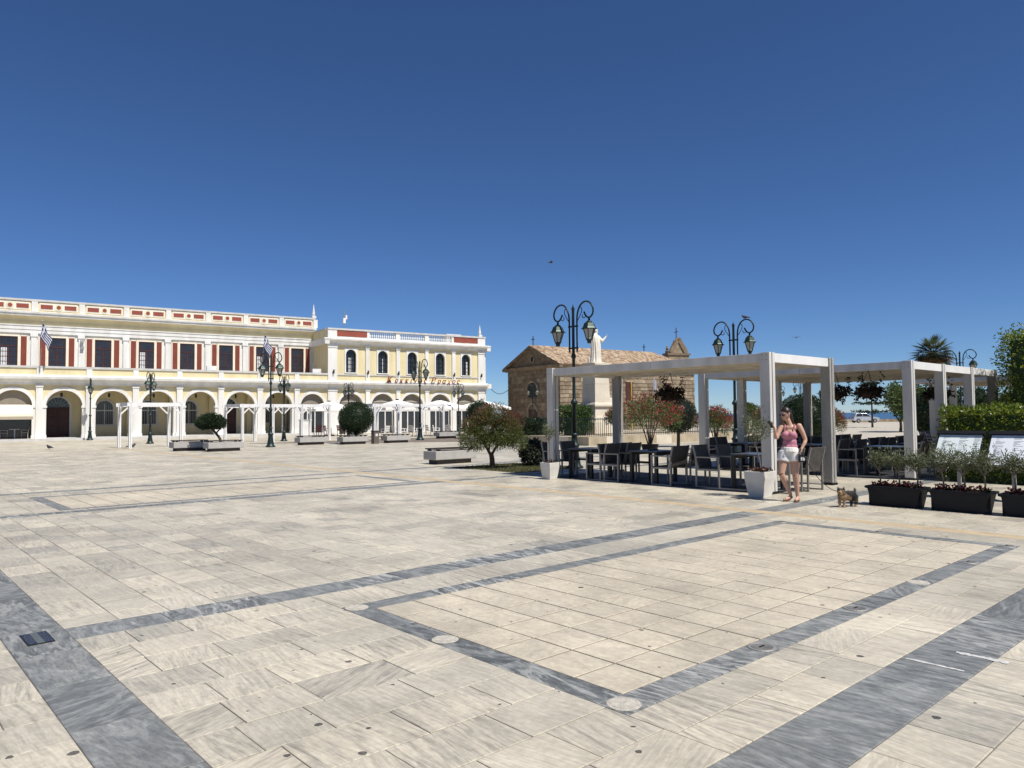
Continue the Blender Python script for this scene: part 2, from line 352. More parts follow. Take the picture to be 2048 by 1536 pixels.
L_DARK = leaf_mat('dark_evergreen_leaf', (.012,.022,.010), (.022,.042,.016), (.045,.075,.025))
L_TOP = leaf_mat('topiary_leaf', (.014,.026,.011), (.028,.050,.018), (.055,.085,.03))
L_HED = leaf_mat('hedge_leaf', (.035,.07,.008), (.13,.18,.02), (.36,.38,.06), .35, .3)
L_BOT = leaf_mat('bottlebrush_leaf', (.04,.06,.015), (.10,.125,.03), (.22,.23,.06))
L_RED = leaf_mat('reddish_shoot', (.07,.022,.018), (.15,.05,.035), (.20,.10,.05))
L_OLE = leaf_mat('oleander_leaf', (.03,.055,.014), (.08,.12,.03), (.19,.22,.07))
L_FLO = leaf_mat('crimson_flower', (.22,.008,.02), (.46,.015,.045), (.60,.08,.14), .3)
L_OLI = leaf_mat('olive_leaf', (.05,.065,.03), (.125,.145,.07), (.25,.27,.15), .3)
L_GRA = leaf_mat('grass_blade', (.05,.06,.02), (.10,.11,.04), (.20,.18,.08))
L_PAL = leaf_mat('palm_frond', (.03,.045,.02), (.07,.09,.04), (.15,.16,.08))
L_DRY = leaf_mat('dry_frond', (.09,.055,.025), (.16,.10,.05), (.24,.17,.09))
L_FLR = leaf_mat('red_begonia', (.07,.010,.010), (.18,.022,.020), (.28,.05,.04), .2)
L_SUC = leaf_mat('reddish_succulent', (.03,.012,.010), (.09,.035,.025), (.17,.08,.055), .2)

# ------------------------------------------------------------------ ground, sea
def ground_mat():
    m = bpy.data.materials.new('far_paving'); m.use_nodes = True; n = m.node_tree.nodes; l = m.node_tree.links; b = n['Principled BSDF']
    tc = n.new('ShaderNodeTexCoord'); mp = n.new('ShaderNodeMapping'); mp.inputs['Rotation'].default_value = (0,0,R(48)); l.new(tc.outputs['Object'], mp.inputs[0])
    br = n.new('ShaderNodeTexBrick'); br.inputs['Scale'].default_value = 1; br.inputs['Brick Width'].default_value = .75; br.inputs['Row Height'].default_value = .42
    br.inputs['Mortar Size'].default_value = .008; br.inputs['Color1'].default_value = (.58,.525,.42,1); br.inputs['Color2'].default_value = (.46,.425,.35,1); br.inputs['Mortar'].default_value = (.28,.25,.21,1)
    l.new(mp.outputs[0], br.inputs[0])
    nz = n.new('ShaderNodeTexNoise'); nz.inputs['Scale'].default_value = .25; nz.inputs['Detail'].default_value = 9; nz.inputs['Roughness'].default_value = .7; l.new(tc.outputs['Object'], nz.inputs[0])
    r = n.new('ShaderNodeValToRGB'); r.color_ramp.elements[0].position = .35; r.color_ramp.elements[1].position = .65; r.color_ramp.elements[0].color = (.74,.73,.72,1); r.color_ramp.elements[1].color = (1,1,1,1); l.new(nz.outputs[0], r.inputs[0])
    mx = n.new('ShaderNodeMix'); mx.data_type = 'RGBA'; mx.blend_type = 'MULTIPLY'; mx.inputs[0].default_value = 1; l.new(br.outputs[0], mx.inputs[6]); l.new(r.outputs[0], mx.inputs[7])
    l.new(mx.outputs[2], b.inputs['Base Color']); b.inputs['Roughness'].default_value = .55; b.inputs['Specular IOR Level'].default_value = .3
    return m
g = MB().quad((-300,-120,-.02),(300,-120,-.02),(300,125,-.02),(-300,125,-.02)).build('ground', ground_mat()); tag(g, kind='structure')
seam = mat('deep_blue_sea', (.012,.05,.11), .25, (.018,.065,.13), .02, .5, bscale=.6, spec=.3)
sea = MB().quad((-30000,125.4,-1.6),(30000,125.4,-1.6),(30000,42000,-1.6),(-30000,42000,-1.6)).build('sea', seam); tag(sea, kind='structure')
sw = thing('sea_wall', 'low stone sea wall along the far edge of the waterfront', 'wall', (0,124.5,0))
for i in range(46):
    x = -60 + i*5.6
    MB().box(x, x+5.58, 0, .7, -1.8, .45+.03*math.sin(i*2.1)).build('wall_block', (STONE2,STONE,LOWW)[i%3], sw)

# paving: bands and panels of marble slabs on a mortar bed
bed = MB().add([W(-14,-9,-.006),W(44,-9,-.006),W(44,46,-.006),W(-14,46,-.006)], [(0,1,2,3)]).build('plaza_paving', GROUT); tag(bed, kind='structure')
SL = []                                            # (u0,u1,v0,v1,kind,tone,rand,vein)
def dirt(u, v): return .5+.5*math.sin(u*.31+1.2)*math.sin(v*.23-.6)
def seen(u, v):
    x, y, _ = W(u, v); return 2.2 < y < 46 and abs(x) < y*.74+1.3
def fill(u0, u1, v0, v1, rw=.395, kind='C'):
    alongu = v1 < 6.7                                 # rows run along u near the panel, along v farther off
    a0,a1,b0,b1 = (v0,v1,u0,u1) if alongu else (u0,u1,v0,v1)
    nr = max(1, round((a1-a0)/rw)); dr = (a1-a0)/nr
    for r in range(nr):
        a = a0+r*dr; p = b0
        q = b0+random.uniform(.15,.5)
        while p < b1-1e-6:
            if b1-q < .18: q = b1
            x = (p,q,a,a+dr) if alongu else (a,a+dr,p,q)
            if seen((x[0]+x[1])/2,(x[2]+x[3])/2):
                tn = min(1,max(0,random.gauss(.19,.20)+.16*dirt(x[0],x[2])))
                if random.random() < .10: tn = random.uniform(.6,1.0)
                X,Y,_ = W(x[0],x[2])
                if X < -2.8 and Y < 11 and random.random() < .4: tn = random.uniform(.5,1)
                SL.append(x+(kind,tn,random.random(),random.choice((.3,.55,.8,1.0))))
            p = q; q = p+random.choice((.38,.45,.55,.62))
def band(u0, u1, v0, v1, along, L=.8):
    a, e = (v0,v1) if along == 'v' else (u0,u1); p = a
    while p < e-.02:
        q = min(p+L*random.uniform(.7,1.3), e)
        r = (u0,u1,p,q) if along == 'v' else (p,q,v0,v1)
        if seen((r[0]+r[1])/2,(r[2]+r[3])/2): SL.append(r+('G',random.random(),random.random(),random.choice((.35,.7,1.0))))
        p = q
def panel(u0, u1, v0, v1, bw, nu, nv):
    band(u0,u1,v0,v0+bw,'u',1.0); band(u0,u1,v1-bw,v1,'u',1.0); band(u0,u0+bw,v0+bw,v1-bw,'v',1.0); band(u1-bw,u1,v0+bw,v1-bw,'v',1.0)
    du = (u1-u0-2*bw)/nu; dv = (v1-v0-2*bw)/nv
    for i in range(nu):
        for j in range(nv):
            a = u0+bw+i*du; b = v0+bw+j*dv
            if seen(a,b): SL.append((a,a+du,b,b+dv,'T',min(1,max(0,random.gauss(.35,.25))),random.random(),random.uniform(.3,1)))
UB = [(-14,.9),(1.3,11.0),(11.32,44)]
VB = [(-9,1.55),(1.98,6.22),(6.6,14.6),(14.95,19.0),(19.35,46)]
VG = [(1.55,1.98),(6.22,6.6),(14.6,14.95),(19.0,19.35)]
band(.9,1.3,-9,46,'v',.75)
p = -9
while p < 46:                                      # tactile strip
    if seen(11.15,p): SL.append((11.0,11.32,p,p+.32,'K',random.random(),random.random(),0))
    p += .32
for k,(a,b) in enumerate(UB):
    for v0,v1 in VG: band(a,b,v0,v1,'u',.8) if (k > 0 or v0 > 10) else fill(a,b,v0,v1)
    for v0,v1 in VB:
        if k == 1 and v0 == 1.98: P = (3.15,10.43,2.6,5.68)
        elif k == 1 and v0 == 14.95: P = (2.9,10.6,15.1,18.1)
        else: fill(a,b,v0,v1); continue
        fill(a,P[0],v0,v1); fill(P[1],b,v0,v1); fill(P[0],P[1],v0,P[2]); fill(P[0],P[1],P[3],v1)
        panel(*P, .21, 18, 7)
SM = {'C':CREAM,'T':TILE,'G':GREYM,'K':TACT}; SN = {'C':'marble_slab','T':'square_tile','G':'grey_band_slab','K':'tactile_tile'}
def slab_geo(s):
    j = {'C':.0028,'T':.0075,'G':.002,'K':.003}[s[4]]; a,b,c,d = s[0]+j,s[1]-j,s[2]+j,s[3]-j; z = random.uniform(-.0012,.0012)
    e = .004
    top = [W(a+e,c+e,z),W(b-e,c+e,z),W(b-e,d-e,z),W(a+e,d-e,z)]; mid = [W(a,c,z-.0025),W(b,c,z-.0025),W(b,d,z-.0025),W(a,d,z-.0025)]; bot = [W(a,c,-.03),W(b,c,-.03),W(b,d,-.03),W(a,d,-.03)]
    fs = [(0,1,2,3)] + [(4+i,4+(i+1)%4,(i+1)%4,i) for i in range(4)] + [(8+i,8+(i+1)%4,4+(i+1)%4,4+i) for i in range(4)]
    return top+mid+bot, fs
def tone_attr(me, tones):
    a = me.attributes.new('tone','FLOAT_VECTOR','FACE'); a.data.foreach_set('vector', np.array(tones,dtype=np.float32).ravel())
def infr(s):
    x,y,_ = W((s[0]+s[1])/2,(s[2]+s[3])/2); return y > 3.2 and abs(x) < y*.70
near = sorted([s for s in SL if infr(s)], key=lambda s: (W((s[0]+s[1])/2,(s[2]+s[3])/2)[1]))
ind, cnt = set(), {}
for s in near:
    k = s[4]; cnt[k] = cnt.get(k,0)+1
    if cnt[k] <= {'C':290,'T':126,'G':70,'K':60}[k]: ind.add(s)
rest = {}
for s in SL:
    vs, fs = slab_geo(s); tn = [(s[5],s[6],s[7])]*len(fs)
    if s in ind:
        me = bpy.data.meshes.new(SN[s[4]]); me.from_pydata(vs,[],fs); tone_attr(me,tn); me.materials.append(SM[s[4]]); put(SN[s[4]], me, bed)
    else:
        r = rest.setdefault(s[4],(MB(),[])); r[0].add(vs,fs); r[1].extend(tn)
for k,(mb,tn) in rest.items():
    me = mb.mesh(SN[k]); tone_attr(me,tn); me.materials.append(SM[k]); o = put({'C':'far_marble_slabs','T':'far_square_tiles','G':'far_band_slabs','K':'far_tactile_tiles'}[k], me, bed); tag(o, kind='stuff')

# in-ground lights along the panel frames
MORT = mat('white_mortar_fill', (.50,.465,.40), .9, (.34,.32,.28), 22, .5)
LID = mat('tarnished_light_lid', (.10,.10,.10), .7, (.20,.20,.19), 9, metal=.2)
def glight(u, v, lbl, filled):
    t = thing('ground_light', lbl, 'ground light', W(u,v,.002), AX, 'round lights set into the grey marble bands')
    MB().lathe([(.098,0),(.095,.003),(.078,.004),(.076,.002)],24).build('rim', MORT if filled else METAL, t)
    MB().lathe([(.074,0),(.073,.0035),(.05,.004)],20).build('mortar_fill' if filled else 'lid', MORT if filled else LID, t)
    if not filled: MB().box(-.03,.03,-.006,.006,.005,.0085).build('lens_slot', BLACK, t)
for u,v,lb,fl in [(3.25,2.71,'white mortar-filled light socket at the near corner of the framed panel',1),(3.25,4.35,'white mortar-filled light socket midway along the left band of the panel',1),(3.25,5.58,'pale mortar-filled light socket at the left corner of the framed panel',1),
  (4.72,2.71,'round steel ground light, nearest in the right band of the panel',0),(6.2,2.71,'round steel ground light, second from the near corner in the right band',0),(7.55,2.71,'worn round ground light, third from the near corner in the right band',1),(8.95,2.71,'round steel ground light, fourth from the near corner in the right band',0),
  (10.32,2.71,'round steel ground light at the far right corner of the framed panel',0),(10.32,4.2,'round steel ground light midway along the far band of the panel',0),(10.32,5.58,'round steel ground light at the far left corner of the panel',0),(8.9,5.58,'round steel ground light in the far left band near its end',0),
  (2.99,18.0,'small round ground light at the corner of the distant framed panel',0)]: glight(u,v,lb,fl)
t = thing('floor_lamp_plate', 'dark glass floor plate set in the grey marble band', 'floor plate', W(1.1,6.43,.003), AX)
MB().box(-.085,.085,-.17,.17,0,.004).build('frame', BLACK, t)
MB().box(-.077,-.028,-.162,.162,.003,.0055).build('glass_strip', mat('blue_black_glass',(.02,.024,.032),.25), t)
MB().box(-.025,.025,-.162,.162,.003,.0055).build('glass_strip', mat('olive_glass',(.10,.105,.085),.2), t)
MB().box(.028,.077,-.162,.162,.003,.0055).build('glass_strip', mat('blue_black_glass_pane',(.02,.024,.032),.25), t)
# white paint scrapes on the right band
pm = mat('white_paint_scrape', (.58,.57,.55), .8, (.36,.36,.36), 30)
for (u,v,du,dv,lb) in [(5.55,1.62,.05,.3,'white paint streak running across the right grey band'),(5.18,1.78,.025,.34,'thin white paint line across the right grey band'),(5.75,1.36,.11,.16,'ragged white paint splash beside the right grey band')]:
    mb = MB(); n = 14; L = [W(u+du*(random.random()*.5-.25)-du/2, v-dv/2+dv*i/n, .0025) for i in range(n+1)]; H = [W(u+du*(random.random()*.5-.25)+du/2, v-dv/2+dv*i/n, .0025) for i in range(n+1)]
    mb.add(L+H, [(i,i+1,n+2+i,n+1+i) for i in range(n)]); tag(mb.build('paint_mark', pm), lb, 'paint mark')

# ------------------------------------------------------------------ arcaded building (left)
BO, BR, BAY = (-36.6,57.2,0), R(34), 3.335
B = thing('arcaded_building', 'long cream and yellow arcaded building with dark red shutters and red parapet panels', 'building', BO, BR)
XL, XR = -9.77, 23.2
PIL = [0.24 + BAY*k for k in range(-3,7)]            # pilaster axes
BAYS = [(PIL[i], PIL[i+1]) for i in range(len(PIL)-1)] + [(PIL[-1], XR)]
CW = [(a+b)/2 for a,b in BAYS]
MB().box(XL,XR+.3,-.9,4.2,-.02,.16).build('pavement_step', CAP, B)
aw = MB(); aw2 = MB()
for (a,b),c in zip(BAYS,CW):
    wd = 2.44 if b-a > 3.2 else 2.25
    aw.arch_wall(a,b,.16,4.32,c,wd,2.65,0,.55)
aw.quad((XL,.55,.16),(XL,.55,4.32),(XL,0,4.32),(XL,0,.16)); aw.build('arcade_wall', YELLOW, B)
for i,(a,b) in enumerate(BAYS):
    c = CW[i]; r = 1.22 if b-a > 3.2 else 1.125
    MB().arch_ring(c, r, .26, 2.65, -.07, .0).build('archivolt', WHITE, B)
    for s in (-1,1):                                 # half piers and their capitals
        x = c+s*(r+.13)
        MB().box(x-.15,x+.15,-.07,.5,.16,2.5).box(x-.2,x+.2,-.12,.52,2.5,2.68).box(x-.19,x+.19,-.1,.52,.16,.4).build('arch_pier', WHITE, B)
for x in PIL:
    MB().box(x-.23,x+.23,-.16,.0,.16,4.3).box(x-.27,x+.27,-.2,.0,.16,.45).box(x-.26,x+.26,-.2,.0,4.1,4.3).build('pilaster', WHITE, B)
corn = [(0.05,4.3),(-.12,4.3),(-.14,4.48),(-.24,4.5),(-.32,4.66),(-.52,4.72),(-.55,4.9),(-.40,4.95),(-.38,5.06),(.05,5.06)]
MB().prism_x(corn, XL, XR-.02).build('lower_cornice', WHITE, B)
MB().box(XL,XR-.02,-.02,.2,5.06,5.58).build('terrace_parapet', YELLOW, B)
MB().box(XL,XR-.02,-.10,.26,5.58,5.74).build('terrace_rail', CAP, B)
for x in PIL: MB().box(x-.2,x+.2,-.09,-.02,5.06,5.6).build('terrace_block', WHITE, B)
MB().box(XL,XR-.02,.2,4.0,4.5,4.72).build('terrace_floor', CAP, B)
MB().box(XL,XR-.05,.55,3.9,4.32,4.45).build('arcade_ceiling', YELLOW, B)
MB().box(XL,XR-.05,3.9,4.1,0,5.0).build('arcade_back_wall', YELLOW, B)
MB().box(XL-.2,XL,.0,14,0,9.4).box(XL,XR,14,14.2,0,9.4).build('rear_walls', YELLOW, B)
# cross arches under the arcade
for x in PIL:
    mb = MB(); r = 1.35; seg = 12
    arc = [(2.25-r*math.cos(math.pi*i/seg), 2.6+r*math.sin(math.pi*i/seg)) for i in range(seg+1)]
    for s in (-.2,.2):
        for (ya,za),(yb,zb) in zip(arc,arc[1:]): mb.quad((x+s,ya,za),(x+s,yb,zb),(x+s,yb,4.32),(x+s,ya,4.32))
        mb.quad((x+s,.55,.16),(x+s,.9,.16),(x+s,.9,4.32),(x+s,.55,4.32)); mb.quad((x+s,3.6,.16),(x+s,3.9,.16),(x+s,3.9,4.32),(x+s,3.6,4.32))
    for (ya,za),(yb,zb) in zip(arc,arc[1:]): mb.quad((x-.2,ya,za),(x+.2,ya,za),(x+.2,yb,zb),(x-.2,yb,zb))
    mb.quad((x-.2,3.6,.16),(x+.2,3.6,.16),(x+.2,3.6,2.6),(x-.2,3.6,2.6)); mb.build('cross_arch', YELLOW, B)
# openings in the back wall (bay index from the left edge of the picture: bay 3 is the first whole one)
def arcade_door(c):
    d = MB().box(c-.8,c+.8,3.80,3.9,.16,2.6).build('door', DOORM, B)
    for s in (-1,1):
        for k in range(3): MB().box(c+s*.4-.28,c+s*.4+.28,3.765,3.80,.35+k*.75,.95+k*.75).build('door_panel', WOODW, d)
    f = MB().arch_fill(c,.8,2.6,3.86,2.6).build('fanlight', GLASS, B)
    for k in range(1,8):
        a = math.pi*k/8; MB().bar((c+.25*math.cos(a),3.83,2.62+.25*math.sin(a)),(c+.78*math.cos(a),3.83,2.62+.78*math.sin(a)),.035,.04,(0,1,0)).build('fanlight_bar', GRILLE, f)
    MB().arch_ring(c,.82,.16,2.6,3.83,3.9,zb=.16).build('door_surround', WHITE, B)
def arcade_window(c):
    wdw = MB().arch_fill(c,.66,2.5,3.87,1.15).build('window', GLASS, B)
    MB().arch_ring(c,.64,.17,2.5,3.82,3.9,zb=1.12).box(c-.9,c+.9,3.74,3.9,1.0,1.14).build('window_surround', CAP, wdw)
    for k in range(9): 
        x = c-.56+.14*k; MB().box(x-.013,x+.013,3.79,3.82,1.15,2.5+math.sqrt(max(0,.64**2-(x-c)**2))).build('grille_bar', GRILLE, wdw)
    MB().box(c-.64,c+.64,3.83,3.86,2.28,2.36).box(c-.04,c+.04,3.83,3.86,1.15,2.9).build('window_bar', WHITE, wdw)
kinds = {3:'d',4:'w',5:'w',6:'w',7:'d',8:'w'}
for i,c in enumerate(CW):
    k = kinds.get(i)
    if k == 'd': arcade_door(c-.25)
    elif k == 'w': arcade_window(c-.2)
    if 3 <= i <= 8:                                   # hanging lantern in the arch
        l_ = MB().lathe([(.02,3.72),(.10,3.66),(.085,3.42),(.03,3.36)],6,(c-.15,1.1)).build('arcade_lantern', IRON, B)
        MB().tube([(c-.15,1.1,3.72),(c-.15,1.1,4.32)],.012,5).build('lantern_chain', IRON, l_)
# shop in the last bay and in the first one
for c,x0,x1 in ((CW[-1],BAYS[-1][0],XR),(CW[2],BAYS[2][0],BAYS[2][1])):
    MB().box(c-1.2,c+1.2,.30,.34,2.3,3.9).build('shop_blind', BLIND, B)
for k in range(4):
    x = CW[-1]-1.1+k*.72; MB().box(x-.04,x+.04,.28,.36,.16,2.3).build('shop_mullion', PWHITE, B)
MB().box(CW[-1]-1.1,CW[-1]+1.06,.37,.39,.16,2.3).build('shop_glass', GLASS, B)
MB().box(CW[2]-1.2,CW[2]+1.2,3.2,3.3,.16,2.3).build('shop_glass', GLASS, B)
# upper storey, set back behind the terrace
SB = 4.0
WINX = [(a+b)/2-.1 for a,b in BAYS]
uw = MB(); uw.quad((XL,SB,4.7),(XR,SB,4.7),(XR,SB,9.3),(XL,SB,9.3)); uw.build('upper_wall', WHITE, B)
UP = [-.08+3.337*k for k in range(-2,8)]
for x in UP: MB().box(x-.2,x+.2,SB-.12,SB,4.7,8.6).box(x-.26,x+.26,SB-.17,SB,8.35,8.62).build('upper_pilaster', WHITE, B)
MB().prism_x([(SB+.05,8.62),(SB-.13,8.62),(SB-.13,8.9),(SB-.17,8.92),(SB-.17,9.18),(SB-.22,9.22),(SB-.22,9.3),(SB+.05,9.3)],XL,XR-.3).build('white_architrave', WHITE, B)
MB().prism_x([(SB+.05,9.3),(SB-.06,9.3),(SB-.10,9.7),(SB-.2,9.88),(SB-.42,10.0),(SB+.05,10.0)],XL,XR-.02).build('cove_soffit', YELLOW, B)
MB().prism_x([(SB+.05,10.0),(SB-.5,10.0),(SB-.52,10.16),(SB-.6,10.2),(SB-.62,10.34),(SB-.3,10.4),(SB+.05,10.4)],XL-.1,XR+.1).build('upper_cornice', WHITE, B)
PY = SB-.25
MB().box(XL,XR,PY,PY+.3,10.4,11.22).build('roof_parapet', YELLOW, B)
MB().box(XL,XR+.05,PY-.10,PY+.38,11.22,11.38).build('parapet_coping', CAP, B)
for x in UP: MB().box(x-.21,x+.21,PY-.09,PY,10.4,11.22).build('parapet_block', WHITE, B)
for k in range(len(UP)-1):
    a,b = UP[k]+.21, UP[k+1]-.21; c = (a+b)/2
    fr = MB().box(a+.1,b-.1,PY-.035,PY,10.5,11.14).build('parapet_panel', AWN, B)
    for s in (-1,1):
        x0,x1 = sorted((c+s*.42,c+s*1.26))
        MB().box(x0-.05,x1+.05,PY-.05,PY-.03,10.58,11.03).build('panel_border', WHITE, fr)
        MB().box(x0,x1,PY-.065,PY-.045,10.63,10.98).build('red_panel', REDP, fr)
    m_ = Matrix.Translation((c,PY-.03,10.81)) @ Matrix.Rotation(math.pi/2,4,'X')
    for r,d,mt,nm in ((.30,.03,WHITE,'roundel_ring'),(.22,.045,YELLOW,'roundel_bed'),(.155,.06,REDP,'red_roundel')):
        mb = MB().lathe([(r,0),(r,d)],20); mb.v = [tuple(m_ @ Vector(p)) for p in mb.v]; mb.build(nm, mt, fr)
for k in range(len(UP)-1):
    a,b = UP[k], UP[k+1]; c = (a+b)/2-.05
    wn_ = MB().box(c-.62,c+.62,SB-.03,SB-.01,5.0,8.32).build('window', GLASS, B)
    MB().box(c-.76,c-.62,SB-.09,SB-.003,4.9,8.32).box(c+.62,c+.76,SB-.09,SB-.003,4.9,8.32).box(c-.76,c+.76,SB-.09,SB-.003,8.32,8.46).build('window_surround', AWN, wn_)
    fr = MB()
    fr.box(c-.62,c-.55,SB-.06,SB-.03,5,8.32).box(c+.55,c+.62,SB-.06,SB-.03,5,8.32).box(c-.55,c+.55,SB-.06,SB-.03,7.5,7.6).box(c-.05,c+.05,SB-.06,SB-.03,5,7.5).box(c-.55,c+.55,SB-.06,SB-.03,8.24,8.32)
    fr.build('window_frame', WOODW, wn_)
    for z in (5.5,5.9,6.3,6.7,7.1): MB().box(c-.55,c+.55,SB-.05,SB-.03,z-.014,z+.014).build('glazing_bar', WOODW, wn_)
    for x in (-.37,-.19,.19,.37): MB().box(c+x-.013,c+x+.013,SB-.048,SB-.03,5,8.24).build('glazing_bar', WOODW, wn_)
    if k % 3 == 1: MB().box(c-.5,c-.1,SB-.032,SB-.028,5.2,7.4).build('curtain', FLWH, wn_)
    for s in (-1,1):
        x = c+s*1.02
        sh = MB().box(x-.2,x+.2,SB-.075,SB-.02,4.95,8.35).build('shutter', RED, B)
        MB().box(x-.27,x-.2,SB-.06,SB-.003,4.9,8.42).box(x+.2,x+.27,SB-.06,SB-.003,4.9,8.42).box(x-.27,x+.27,SB-.06,SB-.003,8.35,8.44).build('shutter_surround', AWN, sh)
MB().quad((XL,PY+.3,10.42),(XR,PY+.3,10.42),(XR,14,10.42),(XL,14,10.42)).build('roof', CAP, B)
def finial(x, y, z, h, parent):
    MB().box(x-.2,x+.2,y-.2,y+.2,z-.02,z+.2).lathe([(.14,z+.2),(.17,z+.3),(.10,z+.36),(.16,z+.42),(.13,z+.5),(.02,z+h)],8,(x,y)).build('finial', WHITE, parent)
finial(XR-.05, PY+.1, 11.38, 1.35, B)
# small fittings on the terrace
for x,z in ((3.3,8.0),(3.32,7.5)): MB().box(x-.12,x+.12,SB-.35,SB-.13,z,z+.22).build('floodlight', GRILLE, B)
for x in (12.9,22.3): MB().box(x-.4,x+.4,.45,.75,5.74,6.15).build('air_conditioner', PWHITE, B)

# ------------------------------------------------------------------ wing
WO = (BO[0]+XR*math.cos(BR), BO[1]+XR*math.sin(BR), 0)
WG = thing('corner_wing', 'two-storey yellow corner wing with arched windows, white balustrade and red sign', 'building', WO, BR)
WX = 17.44
WP = [3.98,7.22,10.44,13.57]; ED = [.85]+WP+[16.57]
WC = [2.3,5.6,8.8,12.0,15.08]
ww = MB(); edges = [0.0]+WP+[WX]
for i,c in enumerate(WC): ww.arch_wall(edges[i],edges[i+1],.0,4.32,c,2.4,2.65,0,.35)
for i,c in enumerate(WC): ww.arch_wall(edges[i],edges[i+1],5.0,8.6,c,1.04,7.56,0,.3,zb=5.86)
ww.quad((0,0,4.3),(0,0,10),(0,12,10),(0,12,4.3)); ww.quad((WX,0,0),(WX,12,0),(WX,12,10),(WX,0,10)); ww.quad((0,12,0),(WX,12,0),(WX,12,10),(0,12,10))
ww.build('wall', YELLOW, WG)
MB().prism_x([(y,z) for y,z in corn], 0, WX+.12).build('lower_cornice', WHITE, WG)
MB().box(WX+.003,WX+.5,-.5,12,4.5,5.0).build('side_cornice', WHITE, WG)
MB().box(-.02,WX+.05,-.07,-.003,5.58,5.70).build('string_course', CAP, WG)
MB().prism_x([(.05,8.5),(-.1,8.5),(-.12,8.66),(-.22,8.7),(-.3,8.82),(-.52,8.88),(-.55,9.02),(-.3,9.1),(.05,9.1)],-.5,WX+.5).build('upper_cornice', WHITE, WG)
MB().box(-.45,-.003,-.5,4.0,8.5,9.05).build('return_cornice', WHITE, WG)
MB().box(WX+.003,WX+.45,-.5,12,8.5,9.05).build('return_cornice', WHITE, WG)
for x0,x1 in ((0,.87),(16.57,WX)):
    MB().box(x0-.02,x1+.02,-.13,0,.0,4.3).box(x0-.06,x1+.06,-.17,0,4.05,4.3).box(x0-.02,x1+.02,-.12,0,5.06,8.5).box(x0-.05,x1+.05,-.17,0,8.2,8.5).build('corner_pilaster', WHITE, WG)
for x in WP: MB().box(x-.21,x+.21,-.13,0,0,4.3).box(x-.25,x+.25,-.17,0,4.08,4.3).box(x-.19,x+.19,-.11,0,5.06,8.5).box(x-.23,x+.23,-.15,0,8.22,8.5).build('pilaster', WHITE, WG)
for i,c in enumerate(WC):
    MB().arch_ring(c,1.2,.26,2.65,-.06,0).build('archivolt', WHITE, WG)
    for s in (-1,1): MB().box(c+s*1.33-.13,c+s*1.33+.13,-.06,.3,0,2.65).build('arch_pier', WHITE, WG)
    MB().arch_fill(c,1.2,2.65,.3,2.25).build('shop_blind', BLIND, WG)
    MB().box(c-1.2,c+1.2,.27,.3,3.05,3.1).build('blind_seam', CAP, WG)
    MB().box(c-1.2,c+1.2,.30,.33,0,2.25).build('shop_glass', GLASS, WG)
    MB().box(c-1.2,c+1.2,.22,.30,2.12,2.26).build('shop_lintel', PWHITE, WG)
    for x in (-1.14,-.4,.35,1.14): MB().box(c+x-.05,c+x+.05,.23,.31,0,2.14).build('shop_mullion', PWHITE, WG)
    # upper window
    wd = MB().arch_fill(c,.52,7.56,.26,5.86).build('window', GLASS, WG)
    MB().arch_ring(c,.47,.06,7.56,.2,.26,zb=5.86).box(c-.03,c+.03,.2,.26,5.86,7.56).box(c-.5,c+.5,.2,.26,7.5,7.6).build('window_frame', BLACK, wd)
    for k in range(3):
        a = math.pi*(k+1)/4; MB().bar((c,.23,7.58),(c+.48*math.cos(a),.23,7.58+.48*math.sin(a)),.03,.03).build('glazing_bar', BLACK, wd)
    for z in (6.25,6.66,7.08): MB().box(c-.47,c+.47,.215,.245,z-.012,z+.012).build('glazing_bar', BLACK, wd)
    if i in (0,1,4): MB().box(c-.05+.12*i-.1,c+.1+.02*i,.245,.255,5.95,7.3).build('curtain', FLWH, wd)
    sr = MB(); sr.arch_wall(c-.66,c+.66,5.75,8.24,c,1.04,7.56,-.05,0,zb=5.86); sr.quad((c-.66,-.05,5.75),(c-.66,0,5.75),(c-.66,0,8.24),(c-.66,-.05,8.24)); sr.quad((c+.66,-.05,5.75),(c+.66,-.05,8.24),(c+.66,0,8.24),(c+.66,0,5.75)); sr.quad((c-.66,-.05,8.24),(c+.66,-.05,8.24),(c+.66,0,8.24),(c-.66,0,8.24))
    sr.build('window_surround', WHITE, WG); MB().box(c-.6,c+.6,-.12,.1,5.76,5.85).build('window_sill', WHITE, WG)
# roof parapet: red panel, three balustrades, red panel
for i in range(5):
    a,b = ED[i],ED[i+1]
    if i in (0,4):
        pn = MB().box(a,b,-.05,.25,9.1,9.92).build('parapet_panel', WHITE, WG); MB().box(a+.03,b-.05,-.075,-.045,9.3,9.86).build('red_panel', REDP, pn)
    else:
        MB().box(a+.2,b-.2,-.05,.2,9.1,9.28).build('balustrade_base', WHITE, WG)
        n = 13
        for k in range(n):
            x = a+.33+(b-a-.66)*k/(n-1)
            MB().lathe([(.06,9.28),(.045,9.34),(.085,9.46),(.07,9.56),(.04,9.68),(.06,9.76),(.065,9.84)],7,(x,.075)).build('baluster', WHITE, WG)
for x in WP: MB().box(x-.22,x+.22,-.07,.27,9.1,9.9).build('parapet_post', WHITE, WG)
for x0,x1 in ((-.02,.87),(16.57,WX+.02)): MB().box(x0,x1,-.09,.3,9.1,9.9).build('corner_post', WHITE, WG)
MB().box(-.06,WX+.08,-.14,.32,9.9,10.06).build('parapet_coping', CAP, WG)
MB().box(-.05,.2,.32,4.2,9.05,9.9).build('return_parapet', YELLOW, WG); MB().box(-.12,.3,.32,4.2,9.9,10.04).build('return_coping', CAP, WG)
MB().quad((.2,.2,9.12),(WX,.2,9.12),(WX,12,9.12),(.2,12,9.12)).build('roof', CAP, WG)
finial(WX-.55, .1, 10.06, 1.25, WG)
